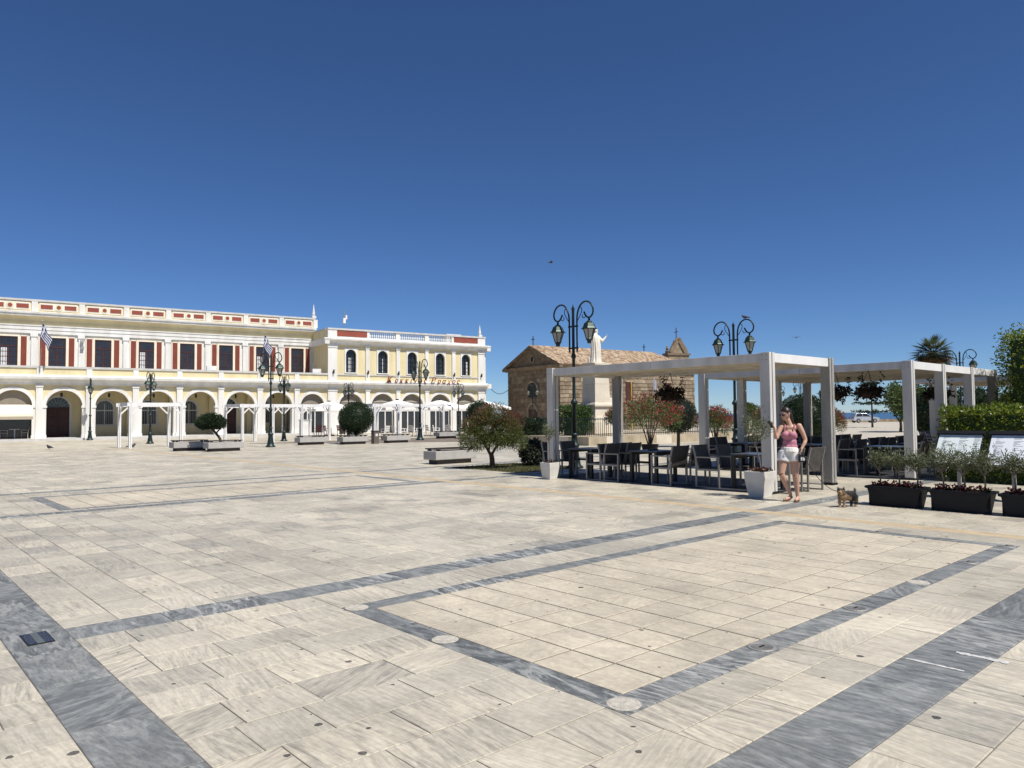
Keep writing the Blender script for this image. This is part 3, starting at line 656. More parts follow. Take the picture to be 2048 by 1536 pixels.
for x in (.5,)+tuple(WP)+(16.9,): MB().box(x-.05,x+.05,-.3,-.1,5.72,5.95).tube([(x,-.2,5.9),(x,-.28,6.05)],[.05,.09],8).build('floodlight', IRON, WG)
MB().box(13.6,15.4,1.5,2.4,9.12,10.35).build('rooftop_unit', PWHITE, WG)
an = MB().tube([(2.0,1,9.1),(2.0,1,12.0)],.035,6).build('antenna_mast', METAL, WG); MB().box(1.88,2.12,.9,1.1,10.7,11.2).box(2.12,2.28,.92,1.08,11.1,11.5).build('antenna_box', PWHITE, an)
MB().box(16.8,17.3,-.16,-.13,3.1,3.55).build('wall_plaque', CAP, WG)
# sign lettering
sg = thing('sign_lettering', 'red Greek script lettering on the ledge of the corner wing', 'sign', (WO[0]+5.7*math.cos(BR)+.60*math.sin(BR), WO[1]+5.7*math.sin(BR)-.60*math.cos(BR), 4.96), BR)
def text_part(txt, x, size, name, m, parent, shear=.3, ext=.02, sx=1.0, z=0.0):
    cu = bpy.data.curves.new('t','FONT'); cu.body = txt; cu.size = size; cu.shear = shear; cu.extrude = ext; cu.offset = .012; cu.space_character = 1.15
    o = bpy.data.objects.new('t', cu); COL.objects.link(o); dg = bpy.context.evaluated_depsgraph_get(); dg.update()
    me = bpy.data.meshes.new_from_object(o.evaluated_get(dg)); bpy.data.objects.remove(o)
    me.transform(Matrix.Translation((x,0,z)) @ Matrix.Rotation(math.pi/2,4,'X') @ Matrix.Diagonal((sx,1,1,1)))
    me.materials.clear(); me.materials.append(m); wdt = max((v.co.x for v in me.vertices), default=x)-x
    put(name, me, parent); return wdt
x = 0.0
for wd_ in ('Κοκκινος','Βραχος'):
    for k,ch in enumerate(wd_):
        x += text_part(ch, x, .82 if k == 0 else .62, 'letter', SIGNR, sg) + .13
    x += .3
MB().box(-.1,x-.2,.03,.07,-.06,-.02).build('letter_rail', GRILLE, sg)
# cable to the church
tag(MB().tube([(-2.75+2.3*i/12, 79.6+2.9*i/12, 5.1-.7*i/12-.75*math.sin(math.pi*i/12)) for i in range(13)], .03, 5).build('overhead_cable', BLACK), 'thin black cable sagging between the wing and the church', 'cable')
# awning and chairs in the left arch
aw_ = thing('awning', 'cream canvas awning pulled out of the leftmost arch', 'awning', BO, BR)
c = CW[2]
MB().prism_x([(.2,2.75),(-1.5,2.15),(-1.5,2.10),(.2,2.70)],c-1.25,c+1.25).build('canopy', AWN, aw_)
MB().prism_x([(-1.5,2.15),(-1.6,2.05),(-1.62,1.85),(-1.5,1.62),(-1.44,1.66),(-1.5,1.9)],c-1.25,c+1.25).build('valance', AWN, aw_)
for s in (-1.2,1.2): MB().tube([(c+s,-1.45,2.08),(c+s,.15,2.2)],.02,5).build('awning_arm', METAL, aw_)
# flags on the terrace
def flag(lx, lbl, lean, hgt):
    t = thing('flag', lbl, 'flag', (BO[0]+lx*math.cos(BR)+.25*math.sin(BR), BO[1]+lx*math.sin(BR)-.25*math.cos(BR), 5.2), BR, 'striped flags hung from the terrace rail')
    top = Vector((lean,-.55,hgt)); MB().tube([(0,0,0),tuple(top)],[.03,.022],6).lathe([(.05,hgt),(.05,hgt+.06),(.01,hgt+.12)],6,(lean,-.55)).build('flagpole', METAL, t)
    # cloth hanging in folds from the pole, nine stripes and a canton
    NS = 9; rows = 14; col = {0:MB(),1:MB()}
    def pt(a, h):                                     # a: 0 hoist..1 fly, h: 0 top..1 bottom
        base = top - Vector((0,0,.12)); x = base.x + .60*a - .16*h + .05*math.sin(a*8+h*3); y = base.y - .06 - .1*a + .12*math.sin(a*10+h*2+1); z = base.z - 1.2*a - .95*h
        return (x,y,z)
    for sidx in range(NS):
        for q in range(rows):
            a0,a1 = q/rows,(q+1)/rows; h0,h1 = sidx/NS,(sidx+1)/NS
            blue = sidx % 2 == 0
            if a0 < .36 and sidx < 5: blue = not (sidx == 2 or .14 < a0 < .22)
            col[0 if blue else 1].quad(pt(a0,h0),pt(a1,h0),pt(a1,h1),pt(a0,h1))
    col[0].build('blue_stripes', FLBL, t, True); col[1].build('white_stripes', FLWH, t, True)
flag(.24, 'blue and white striped flag hanging near the left end of the terrace', .1, 3.9)
flag(16.95, 'blue and white striped flag hanging behind the tall lamp post on the terrace', .15, 3.9)

# ------------------------------------------------------------------ church
CO, CR = (4.83,75.0,0), R(35)                       # near corner; local x along the side wall, y along the gable front
CHU = thing('stone_church', 'old tan stone church with tiled gable roof and iron crosses', 'church', CO, CR)
CL, CD, CE, CT = 20.0, 9.2, 6.75, 9.0                # length, depth, eave, ridge
MB().box(.06,CL,.06,CD-.06,0,CE-.1).build('core_wall', STONED, CHU)
zc = 0.0; row = 0
while zc < CE-.35:                                  # coursed blocks on the side wall and on the gable front
    h = .36+.12*((row*37)%5)/4; h = min(h, CE-.3-zc)
    x = -.0 if row%2 else -.35
    while x < CL:
        L = random.uniform(.8,1.5); a,b = max(0,x),min(x+L,CL)
        if b-a > .1:
            MB().box(a+.012,b-.012,-random.uniform(0,.05),.06,zc+.025,zc+h-.025).build('stone_block', random.choice((STONE,STONE,STONE2,STONE3)), CHU)
        x += L
    x = 0
    while x < CD and row%1 == 0:
        L = random.uniform(1.6,2.6); a,b = x,min(x+L,CD)
        MB().box(-random.uniform(0,.02),.06,a+.008,b-.008,zc+.012,zc+h-.012).build('front_block', random.choice((STONE,STONE3,STONE3)), CHU)
        x += L
    zc += h; row += 1
MB().prism_x([(-.1,zc),(-.35,CE-.05),(-.35,CE),(.06,CE),(.06,zc)],-.2,CL+.1).build('side_cornice', STONE, CHU)
MB().prism_y([(-.08,zc-.1),(-.3,CE-.2),(-.36,CE),(.05,CE),(.05,zc-.1)],-.35,CD+.35).build('front_cornice', STONE3, CHU)
MB().add([(.0,-.3,CE),(.0,CD+.3,CE),(.0,CD/2,CT-.05),(.3,-.3,CE),(.3,CD+.3,CE),(.3,CD/2,CT-.05)],[(0,1,2),(3,5,4),(0,3,4,1),(1,4,5,2),(2,5,3,0)]).build('gable', STONE3, CHU)
for s,(ya,yb) in ((0,(-.5,CD/2)),(1,(CD+.5,CD/2))):
    za,zb = CE-.08, CT
    MB().add([(-.42,ya,za),(-.42,yb,zb),(-.42,yb,zb-.25),(-.42,ya,za-.25),(.0,ya,za),(.0,yb,zb),(.0,yb,zb-.25),(.0,ya,za-.25)],[(0,1,2,3),(4,7,6,5),(0,4,5,1),(3,2,6,7),(0,3,7,4)]).build('raking_cornice', STONE3, CHU)
oc = MB().box(-.01,.02,CD/2-.28,CD/2+.28,7.2,7.9).build('oculus', BLACK, CHU)
MB().tube([(-.04,CD/2+.33*math.cos(a*.524),7.55+.4*math.sin(a*.524)) for a in range(12)],.07,6,closed=True).build('oculus_surround', STONE2, oc)
# tiled roof: rows of half-round tiles
rf = MB().add([(-.4,-.5,CE-.02),(CL,-.5,CE-.02),(CL-2.2,CD/2,CT),(-.4,CD/2,CT),(CL-2.2,CD/2,CT),(CL,CD+.5,CE-.02),(-.4,CD+.5,CE-.02)],[(0,1,2,3),(3,4,5,6),(1,5,2)]).build('roof', ROOFT, CHU)
for mt,nm,off in ((ROOFT,'roof_tiles',0),(mat('pale_roof_tile',(.64,.53,.39),.9,(.44,.34,.24),3),'pale_roof_tiles',1),(mat('brown_roof_tile',(.36,.23,.14),.9,(.25,.15,.09),3),'brown_roof_tiles',2)):
    mb = MB(); pr = random.Random(5)
    for i in range(92):
        x = -.35+i*.218
        for j in range(15):
            q = pr.random(); cls = 0 if q < .5 else (1 if q < .78 else 2)
            t0,t1 = j/15,(j+1.25)/15; y0,z0 = -.5+t0*(CD/2+.5), CE+t0*(CT-CE); y1,z1 = -.5+min(1,t1)*(CD/2+.5), CE+min(1,t1)*(CT-CE); jx = pr.uniform(-.03,.03); jz = pr.uniform(0,.05)
            if cls != off or x > CL-.1-t0*2.2: continue
            mb.add([(x-.09+jx,y0,z0+jz),(x+jx,y0-.02,z0+.09+jz),(x+.09+jx,y0,z0+jz),(x-.075+jx,y1,z1),(x+jx,y1,z1+.06),(x+.075+jx,y1,z1)],[(0,1,4,3),(1,2,5,4),(0,2,1)])
    tag(mb.build(nm, mt, rf), kind='stuff')
def cross(x, y, z, h, parent):
    MB().box(x-.035,x+.035,y-.035,y+.035,z,z+h).box(x-.03,x+.03,y-h*.27,y+h*.27,z+h*.62,z+h*.62+.07).build('iron_cross', BLACK, parent)
cross(.1,CD/2,CT,1.0,CHU); cross(CL-3.5,CD/2,CT,.9,CHU)
# openings
w1 = MB().box(-.055,-.02,CD/2-.8,CD/2+.8,3.5,5.0).build('front_window', BLACK, CHU); MB().tube([(-.08,CD/2+1.0*math.cos(a*math.pi/12),4.2+1.0*math.sin(a*math.pi/12)) for a in range(13)],.13,6).build('window_arch', STONE2, w1)
w2 = MB().box(-.05,-.02,CD/2-.75,CD/2+.75,0,2.2).build('front_door', DOORM, CHU); MB().tube([(-.07,CD/2+.85*math.cos(a*math.pi/12),2.0+.85*math.sin(a*math.pi/12)) for a in range(13)],.12,6).build('door_arch', STONE2, w2)
for x in (9.5,15.5):
    w3 = MB().box(x-.5,x+.5,-.09,-.04,3.2,5.1).build('side_window', WOODW, CHU); MB().box(x-.62,x+.62,-.10,-.03,5.1,5.3).build('window_lintel', STONE2, w3)
MB().box(6.6,7.2,-.08,-.04,2.6,3.4).build('wall_tablet', MARB, CHU)
# bell gable
BG = thing('bell_gable', 'stone bell gable with pointed top and iron cross behind the church', 'bell tower', (20.0,90.2,0), R(20))
MB().box(-1.45,1.45,-.5,.5,0,4.4).build('tower_base', STONE, BG)
for x in (-1.2,-.4,.4,1.2): MB().box(x-.22,x+.22,-.45,.45,4.4,5.5).build('pier', STONE3, BG)
MB().box(-1.45,1.45,-.5,.5,5.5,8.7).build('tower_wall', STONE, BG)
MB().box(-1.6,1.6,-.62,.62,8.7,8.95).build('tower_cornice', STONE3, BG)
MB().prism_y([(-1.0,8.95),(1.0,8.95),(.15,10.55),(-.15,10.55)],-.4,.4).build('pediment', STONE2, BG)
for s in (-1,1): 
    MB().bar((s*1.1,-.45,8.98),(s*.02,-.45,10.75),.5,.16,(0,1,0)).build('raking_stone', STONE3, BG)
    MB().lathe([(.22,8.95),(.26,9.2),(.12,9.3),(.2,9.5),(.04,9.85)],8,(s*1.3,0)).build('urn', STONE3, BG)
cross(0,0,10.6,1.5,BG)

# ------------------------------------------------------------------ monument
PL = thing('monument_platform', 'low pale stone platform ringed by a black railing round the statue', 'platform', (5.07,45,0), R(35))
for i,(x0,x1,y0,y1) in enumerate([(-4.6,9.0,-4.6,-4.2),(-4.6,-4.2,-4.2,4.6),(8.6,9.0,-4.2,4.6),(-4.2,8.6,4.2,4.6)]):
    L = max(x1-x0,y1-y0); n = int(L/1.15)
    for k in range(n):
        if x1-x0 > y1-y0: MB().box(x0+(x1-x0)*k/n,x0+(x1-x0)*(k+1)/n-.012,y0,y1,0,.45).build('kerb_stone', (LOWW,PEDM)[k%3==1], PL)
        else: MB().box(x0,x1,y0+(y1-y0)*k/n,y0+(y1-y0)*(k+1)/n-.012,0,.45).build('kerb_stone', (LOWW,PEDM)[k%3==1], PL)
MB().box(-4.2,8.6,-4.2,4.2,.0,.43).build('platform_top', LOWW, PL)
rl = thing('iron_railing', 'black iron railing of thin upright bars on the monument platform', 'railing', (5.07,45,.45), R(35))
for y in (-4.1,): 
    for z in (.12,.92): MB().bar((-4.1,y,z),(8.5,y,z),.04,.04).build('rail', IRON, rl)
    for k in range(85): MB().box(-4.1+k*.15-.011,-4.1+k*.15+.011,y-.011,y+.011,.0,1.0).build('bar', IRON, rl)
    for z in (.12,.92): MB().bar((-4.1,-4.1,z),(-4.1,4.1,z),.04,.04).build('rail', IRON, rl)
    for k in range(1,55): MB().box(-4.111,-4.089,-4.1+k*.15-.011,-4.1+k*.15+.011,.0,1.0).build('bar', IRON, rl)
PD = thing('statue_pedestal', 'tall pale stone pedestal with stepped base carrying the statue', 'pedestal', (5.07,45,.43), R(35))
for nm,(a,z0,z1,tp) in {'base_block':(.98,0,.72,.04),'base_slope':(.84,.72,1.12,.12),'base_drum':(.68,1.12,1.66,.02),'base_moulding':(.78,1.66,1.78,.0),'upper_moulding':(.70,1.78,1.9,.05),'lower_shaft':(.60,1.9,3.0,.03),'upper_shaft':(.57,3.006,4.15,.05),'cap':(.62,4.15,4.28,.0)}.items():
    MB().box(-a,a,-a,a,z0,z1,tp,tp).build(nm, PEDM, PD, bevel=.012)
ST = thing('statue', 'white marble statue of a robed figure with one arm raised', 'statue', (5.07,45,4.71), R(20))
mb = MB(); NR, NZ = 72, 40; vs = []; fs = []
for i in range(NZ+1):
    t_ = i/NZ; z = 1.82*t_
    rx = np.interp(t_,[0,.15,.45,.7,.86,.93,.97,1],[.36,.33,.30,.31,.30,.24,.12,.085]); ry = np.interp(t_,[0,.15,.45,.7,.86,.93,.97,1],[.32,.29,.26,.25,.21,.17,.10,.085])
    amp = np.interp(t_,[0,.2,.7,.9,1],[.11,.10,.06,.02,0])
    for k in range(NR):
        a = 2*math.pi*k/NR; f = 1+amp*math.sin(a*13+.8*math.sin(t_*3)+.3)+amp*.5*math.sin(a*7+t_*4)
        vs.append((rx*f*math.cos(a)+.03*math.sin(t_*4), ry*f*math.sin(a), z))
for i in range(NZ):
    for k in range(NR): fs.append((i*NR+k,i*NR+(k+1)%NR,(i+1)*NR+(k+1)%NR,(i+1)*NR+k))
fs.append(tuple(range(NR-1,-1,-1))); fs.append(tuple(NZ*NR+k for k in range(NR))); mb.add(vs,fs)
mb.tube([(.18,-.02,1.62),(.38,-.12,1.34),(.40,-.12,1.34)],[.11,.10,.09],10).tube([(.38,-.12,1.34),(.56,-.16,1.52),(.66,-.18,1.66)],[.10,.065,.04],10)
for k in range(4): mb.tube([(.655,-.21+.02*k,1.66),(.69,-.215+.022*k,1.75),(.70,-.22+.024*k,1.80-.01*abs(k-1))],[.014,.013,.01],6)
mb.tube([(.64,-.20,1.65),(.63,-.25,1.70),(.65,-.26,1.74)],[.015,.013,.01],6)
mb.ell((.06,0,1.98),(.115,.10,.14)).tube([(.05,0,1.78),(.055,0,1.92)],.07,8).ell((.17,0,1.97),(.025,.02,.03)).ell((.14,0,1.88),(.05,.06,.09))
mb.tube([(-.34,.1,.0),(-.36,.1,.3),(-.33,.08,.38)],[.11,.09,.04],8)
fuse(mb, 'robed_figure', MARB, ST, .022, 2)
MB().box(-.4,.4,-.36,.36,-.0,.05).build('plinth', MARB, ST)

# ------------------------------------------------------------------ pergolas
def pergola(lbl, u0, u1, v0, v1, pu, pv, H=2.82, roof=True):
    t = thing('pergola', lbl, 'pergola', W(u0,v0), AX, 'white timber pergolas over the café tables')
    Lu, Lv = u1-u0, v1-v0; pw = .215
    posts = set([(a,b) for a in pu for b in (0,Lv)] + [(a,b) for a in (0,Lu) for b in pv])
    for a,b in sorted(posts):
        x0 = min(max(a-pw/2,0),Lu-pw); y0 = min(max(b-pw/2,0),Lv-pw)
        p = MB().box(x0,x0+.09,y0,y0+pw,0,H).build('post', PWOOD, t, bevel=.004)
        MB().box(x0+.12,x0+pw,y0,y0+pw,0,H).build('post_board', PWOOD, p, bevel=.004)
        MB().box(x0+.09,x0+.12,y0+.02,y0+pw-.02,0,H-.02).build('post_core', SLOT, p)
        MB().box(x0-.012,x0+pw+.012,y0-.012,y0+pw+.012,0,.05).build('post_shoe', BLACK, p)
        for zb_ in (H-.15,H-.06,.16):
            for yb_ in (.06,pw-.06): MB().box(x0-.006,x0+.002,y0+yb_-.011,y0+yb_+.011,zb_-.011,zb_+.011).build('bolt', METAL, p)
    bz0, bz1 = H-.195, H-.012
    segs = [0]+[b for b in pv if 0 < b < Lv]+[Lv]
    for x in (.03,Lu-.11):                            # long beams, jointed near mid span
        cuts = [pw+.001, Lv*.47, Lv-pw-.001]
        for a,b in zip(cuts,cuts[1:]): MB().box(x,x+.08,a,b-.006,bz0,bz1).build('long_beam', PWOOD, t, bevel=.004)
    for y in (.03,Lv-.11):
        xs = sorted(set(pu)); 
        for a,b in zip(xs,xs[1:]):
            a2 = pw+.001 if a == 0 else a+pw/2+.001; b2 = Lu-pw-.001 if b == Lu else b-pw/2-.001
            MB().box(a2,b2,y,y+.08,bz0,bz1).build('cross_beam', PWHITE, t, bevel=.004)
    n = int((Lv-.3)/.172)
    for k in range(n):                                # roof boards, a few sagging gaps
        y = .14+k*(Lv-.28)/n; g = .012 if k%5 else .03
        MB().box(.115,Lu-.115,y+g,y+(Lv-.28)/n-.004,H-.11+.004*(k%3),H-.075+.004*(k%3)).build('roof_board', PROOF, t)
    for k in range(1,int(Lu/1.3)+1):
        x = Lu*k/(int(Lu/1.3)+1); MB().box(x-.04,x+.04,.112,Lv-.112,H-.185,H-.12).build('joist', PROOF, t)
    return t
pergola('front white timber pergola beside the woman with the dog', 13.68,16.5,7.55,13.84,[0,2.82],[0,6.29])
pergola('large white timber pergola behind the front one, three bays deep', 18.7,25.3,6.72,12.6,[0,2.2,4.4,6.6],[0,5.88])
pergola('farthest white timber pergola, partly hidden behind the clipped hedge', 28.5,35.1,4.5,10.4,[0,2.2,4.4,6.6],[0,5.9])
def frame_pergola(lbl, x, y, Lu, Lv, nb, H=2.48):
    t = thing('garden_frame', lbl, 'pergola', (x,y,0), AX, 'open white post frames in the plaza')
    s = .15
    for k in range(nb+1):
        a = (Lu-s)*k/nb
        for b in (0,Lv-s):
            p = MB().box(a,a+s*.42,b,b+s,0,H).build('post', PWHITE, t); MB().box(a+s*.58,a+s,b,b+s,0,H).build('post_board', PWHITE, p); MB().box(a+s*.42,a+s*.58,b+.02,b+s-.02,0,H).build('post_core', GRILLE, p)
            sg_ = 1 if b == 0 else -1; y0 = b+s if b == 0 else b
            MB().bar((a+s/2,y0,H-.6),(a+s/2,y0+sg_*.5,H-.1),.05,.07).build('brace', PWHITE, t)
            for q in (-1,1):
                if (k == 0 and q < 0) or (k == nb and q > 0): continue
                x0 = a+s if q > 0 else a
                MB().bar((x0,b+s/2,H-.6),(x0+q*.5,b+s/2,H-.1),.05,.07).build('brace', PWHITE, t)
    for b in (.02,Lv-.08): MB().box(-.1,Lu+.1,b,b+.06,H-.2,H+.0).build('long_beam', PWHITE, t)
    for k in range(nb+1):
        a = (Lu-s)*k/nb+.05; MB().box(a,a+.05,.085,Lv-.085,H-.18,H+.02).build('cross_beam', PWHITE, t)
frame_pergola('small white post frame at the left with one bay', -20.7,40.3,2.8,2.3,1)
frame_pergola('white post frame of three bays behind the small umbrella-shaped tree', -17.2,47.4,6.25,3.0,3)
frame_pergola('white post frame of three bays in front of the café parasols', -9.45,51.0,6.0,3.0,3)

# ------------------------------------------------------------------ lamp posts
def arc_pts(pts, n=5):                               # smooth a polyline (Catmull-Rom)
    P = [Vector(p) for p in pts]; P = [P[0]]+P+[P[-1]]; out = []
    for i in range(1,len(P)-2):
        for k in range(n):
            t = k/n; a,b,c,d = P[i-1],P[i],P[i+1],P[i+2]
            out.append(.5*((2*b)+(c-a)*t+(2*a-5*b+4*c-d)*t*t+(3*b-a-3*c+d)*t**3))
    return out+[P[-2]]
def make_lamp():
    t = thing('street_lamp', 'x', 'street lamp', group='twin-lantern cast iron street lamps')
    MB().lathe([(.26,0),(.26,.05),(.19,.10),(.17,.2),(.13,.45),(.12,.62),(.15,.66),(.15,.70),(.10,.74),(.085,.95),(.11,.98),(.11,1.02),(.08,1.06)],12).build('base', IRON, t, True)
    MB().lathe([(.075,1.06),(.062,1.9),(.10,1.94),(.11,1.99),(.07,2.05),(.05,2.1),(.045,3.3),(.075,3.34),(.075,3.4),(.045,3.45),(.042,4.78),(.06,4.8),(.02,4.9),(.005,4.96)],10).build('shaft', IRON, t, True)
    for z in (3.62,4.28): MB().bar((-.19,0,z),(.19,0,z),.05,.05).build('bracket', IRON, t)
    for s in (-1,1):
        a = MB().tube(arc_pts([(s*.157,0,3.5),(s*.157,0,4.35),(s*.19,0,4.68),(s*.31,0,4.9),(s*.50,0,4.99),(s*.70,0,4.92),(s*.81,0,4.74),(s*.78,0,4.57),(s*.65,0,4.49),(s*.53,0,4.55),(s*.45,0,4.68)]),.027,7).build('arm', IRON, t, True)
        MB().tube(arc_pts([(s*.165,0,4.42),(s*.27,0,4.56),(s*.36,0,4.72),(s*.32,0,4.84),(s*.25,0,4.83)]),.013,5).build('scroll', IRON, a, True)
        MB().tube(arc_pts([(s*.53,0,4.55),(s*.44,0,4.5),(s*.38,0,4.54),(s*.40,0,4.60)]),.013,5).build('scroll', IRON, a, True)
        x = s*.65
        ln = MB().lathe([(.012,4.5),(.03,4.46),(.035,4.40),(.09,4.37),(.10,4.34)],8,(x,0)).build('lantern_cap', IRON, t, True)
        MB().lathe([(.235,4.15),(.20,4.2),(.15,4.32),(.10,4.345)],6,(x,0)).build('lantern_roof', COPPER, ln)
        MB().lathe([(.085,3.84),(.175,4.15)],6,(x,0)).build('lantern_glass', LGLASS, ln)
        for k in range(6):
            an_ = 2*math.pi*k/6; MB().bar((x+.09*math.cos(an_),.09*math.sin(an_),3.83),(x+.182*math.cos(an_),.182*math.sin(an_),4.15),.02,.02).build('lantern_rib', IRON, ln)
        MB().lathe([(.245,4.14),(.245,4.165)],6,(x,0)).lathe([(.10,3.81),(.10,3.845)],6,(x,0)).lathe([(.06,3.72),(.075,3.81)],6,(x,0)).build('lantern_rim', IRON, ln)
    return t
LP = make_lamp(); V0 = R(132)
lamps = [(-32.5,57.4,.95,R(116),'narrow dark lamp post in front of the first arches at the left'),(-23.37,48.14,.92,R(98),'dark lamp post standing inside the small left post frame'),
 (-13.19,40.7,1.03,R(60)+R(90),'tall dark lamp post right of the umbrella-shaped tree'),(-15.57,50.86,.9,V0,'short lamp post just behind the tall one near the post frame'),
 (-12.46,56.74,.84,V0,'distant lamp post above the round clipped tree'),(-6.25,50.46,1.09,V0,'tall lamp post in front of the café parasols'),(-4.31,59.7,.83,V0,'distant lamp post by the right end of the wing'),
 (1.87,22.5,1.0,V0,'large dark lamp post beside the front pergola, left of the statue'),(8.1,27.1,1.0,V0,'dark lamp post rising behind the front pergola with a bird on it'),(24.7,41.0,1.0,V0,'dark lamp post beside the palm crown at the right'),
 (34,95,1.0,V0,'tiny far lamp post seen under the front pergola beam'),(31,80,1.0,V0,'far lamp post behind the large round bush'),(42,100,.95,V0,'farthest lamp post, by the pergola post near the woman'),(1.9,69,.9,V0,'lamp post with pale lanterns in front of the church gable')]
for i,(x,y,sc,rz,lb) in enumerate(lamps):
    if i == 0: LP.location = (x,y,0); LP.rotation_euler = (0,0,rz); LP.scale = (sc,)*3; LP['label'] = lb
    else: copy_tree(LP, lb, (x,y,0), rz, sc)

# ------------------------------------------------------------------ chairs and tables
def make_chair():
    t = thing('armchair', 'x', 'chair', group='grey armchairs around the café tables')
    W2, D2, q = .28, .27, .017
    for s in (-1,1):
        for y in (-D2,D2): MB().box(s*W2-q,s*W2+q,y-q,y+q,0,.645).build('leg', ALU, t)
        MB().box(s*W2-.026,s*W2+.026,-D2-q,D2+q,.645,.672).build('armrest', ALU, t)
        MB().box(s*W2-q*.8,s*W2+q*.8,-D2+q,D2-q,.006,.03).build('floor_runner', ALU, t)
        MB().box(s*W2-q*.8,s*W2+q*.8,-D2+q,D2-q,.37,.41).build('side_rail', ALU, t)
    MB().box(-W2+q,W2-q,-D2+.03,D2-.01,.40,.43).build('seat', MESHF, t, bevel=.005)
    m_ = Matrix.Translation((0,-.225,.43)) @ Matrix.Rotation(R(14),4,'X')
    MB().box(-W2+.02,W2-.02,-.012,.012,-.02,.475,m=m_).build('backrest', MESHF, t, bevel=.005)
    for s in (-1,1): MB().box(s*(W2-.002)-.016,s*(W2-.002)+.016,-.018,.018,-.05,.48,m=m_).build('back_post', ALU, t)
    return t
CHR = make_chair()
def make_table():
    t = thing('cafe_table', 'x', 'table', group='dark square café tables')
    MB().box(-.42,.42,-.42,.42,.715,.745).build('table_top', TTOP, t, bevel=.006)
    for a in (-1,1):
        for b in (-1,1): MB().box(a*.36-.035,a*.36+.035,b*.36-.035,b*.36+.035,0,.715).build('leg', TLEG, t)
    MB().box(-.32,.32,-.375,-.35,.64,.71).build('apron', TLEG, t); MB().box(-.32,.32,.35,.375,.64,.71).build('apron', TLEG, t)
    return t
TAB = make_table()
used = {'c':False,'t':False}
def place(proto, key, lb, loc, rz):
    if not used[key]: used[key] = True; proto.location = loc; proto.rotation_euler = (0,0,rz); proto['label'] = lb; return proto
    return copy_tree(proto, lb, loc, rz)
def table_set(u, v, where, du=.36, dv=.74):
    place(TAB,'t','dark square café table, '+where, W(u,v), AX)
    for s,sd_ in ((1,'left'),(-1,'right')):
        for q,qd in ((-1,'near'),(1,'far')):
            j = random.uniform(-.07,.07)
            place(CHR,'c',f'grey armchair, {qd} {sd_} seat, table {where}', W(u+q*du,v+s*(dv+random.uniform(-.04,.12))), AX+(math.pi if s > 0 else 0)+j)
table_set(14.35,12.95,'at the left end of the front pergola')
table_set(14.35,10.95,'in the middle of the front pergola')
table_set(14.55,8.35,'at the right end of the front pergola')
names = {0:'front',1:'middle',2:'back'}; vn = {0:'left',1:'centre',2:'right'}
for i,u in enumerate((19.75,21.95,24.1)):
    for j,v in enumerate((11.65,9.7,7.75)):
        table_set(u,v,f'{names[i]} row {vn[j]}, large rear pergola')
for j,v in enumerate((9.2,6.8)): table_set(29.7,v,f'under the farthest pergola, {vn[j]} of two')
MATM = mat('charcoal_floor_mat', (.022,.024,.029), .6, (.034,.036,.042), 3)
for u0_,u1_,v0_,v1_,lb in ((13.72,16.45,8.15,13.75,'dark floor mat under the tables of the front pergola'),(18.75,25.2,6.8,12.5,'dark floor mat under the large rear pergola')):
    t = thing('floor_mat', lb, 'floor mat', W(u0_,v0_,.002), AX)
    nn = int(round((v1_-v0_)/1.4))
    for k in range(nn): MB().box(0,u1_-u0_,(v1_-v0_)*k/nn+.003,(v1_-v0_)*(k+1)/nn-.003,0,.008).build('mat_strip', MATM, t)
tag(MB().box(-.12,.12,-.06,.06,0,.03).build('menu_holder', BLACK, loc=W(14.35,10.95,.747), rz=AX), 'small black box lying on the middle table of the front pergola','tray')

# café by the wing: parasols, white and red chairs
def make_light_chair(m, grp, nm):
    t = thing(nm, 'x', 'chair', group=grp)
    MB().box(-.23,.23,-.22,.24,.42,.46).build('seat', m, t)
    m_ = Matrix.Translation((0,-.22,.46)) @ Matrix.Rotation(R(10),4,'X')
    for k in range(3): MB().box(-.23,.23,-.015,.015,.02+.15*k,.14+.15*k,m=m_).build('back_slat', m, t)
    for a in (-1,1):
        for b in (-.2,.22): MB().box(a*.22-.018,a*.22+.018,b-.018,b+.018,0,.42 if b < 0 else .66).build('leg', m, t)
        MB().box(a*.22-.02,a*.22+.02,-.24,.24,.64,.67).build('armrest', m, t)
    return t
def row_of(proto, spots, fmt, z=0.0):
    ords = ['first','second','third','fourth','fifth','sixth','seventh','eighth','ninth','tenth','eleventh','twelfth','thirteenth','fourteenth','fifteenth','sixteenth']
    for i,(x,y,rz) in enumerate(spots):
        lb = fmt % ords[i]
        if i == 0: proto.location = (x,y,z); proto.rotation_euler = (0,0,rz); proto['label'] = lb
        else: copy_tree(proto, lb, (x,y,z), rz)
wc = make_light_chair(PWHITE,'white chairs under the café parasols','cafe_chair')
row_of(wc, [(-9.8+i*.62, 57.5+i*.40+(.9 if i%2 else 0), random.uniform(-2,2)) for i in range(14)], 'white slatted café chair, %s from the left under the parasols')
rc = make_light_chair(mat('red_chair_paint',(.17,.04,.04),.5),'dark red chairs by the shopfront','red_chair')
row_of(rc, [(-17.2+i*.85, 61.5+i*.55+(.6 if i%2 else 0), random.uniform(-1,1)) for i in range(5)], 'dark red café chair, %s from the left before the shopfront')
lc = make_light_chair(mat('pale_wood_chair',(.55,.50,.43),.6),'pale chairs in the leftmost arch','arch_chair')
row_of(lc, [(-38.75,56.85,R(-56)),(-37.65,57.6,R(124))], 'pale wooden chair, %s from the left under the cream awning', .16)
tt = thing('bistro_table','small pale table between two chairs under the cream awning','table',(-38.2,57.25,.16),BR); MB().box(-.35,.35,-.3,.3,.7,.74).build('table_top',PWHITE,tt); MB().box(-.04,.04,-.04,.04,0,.7).build('leg',PWHITE,tt)
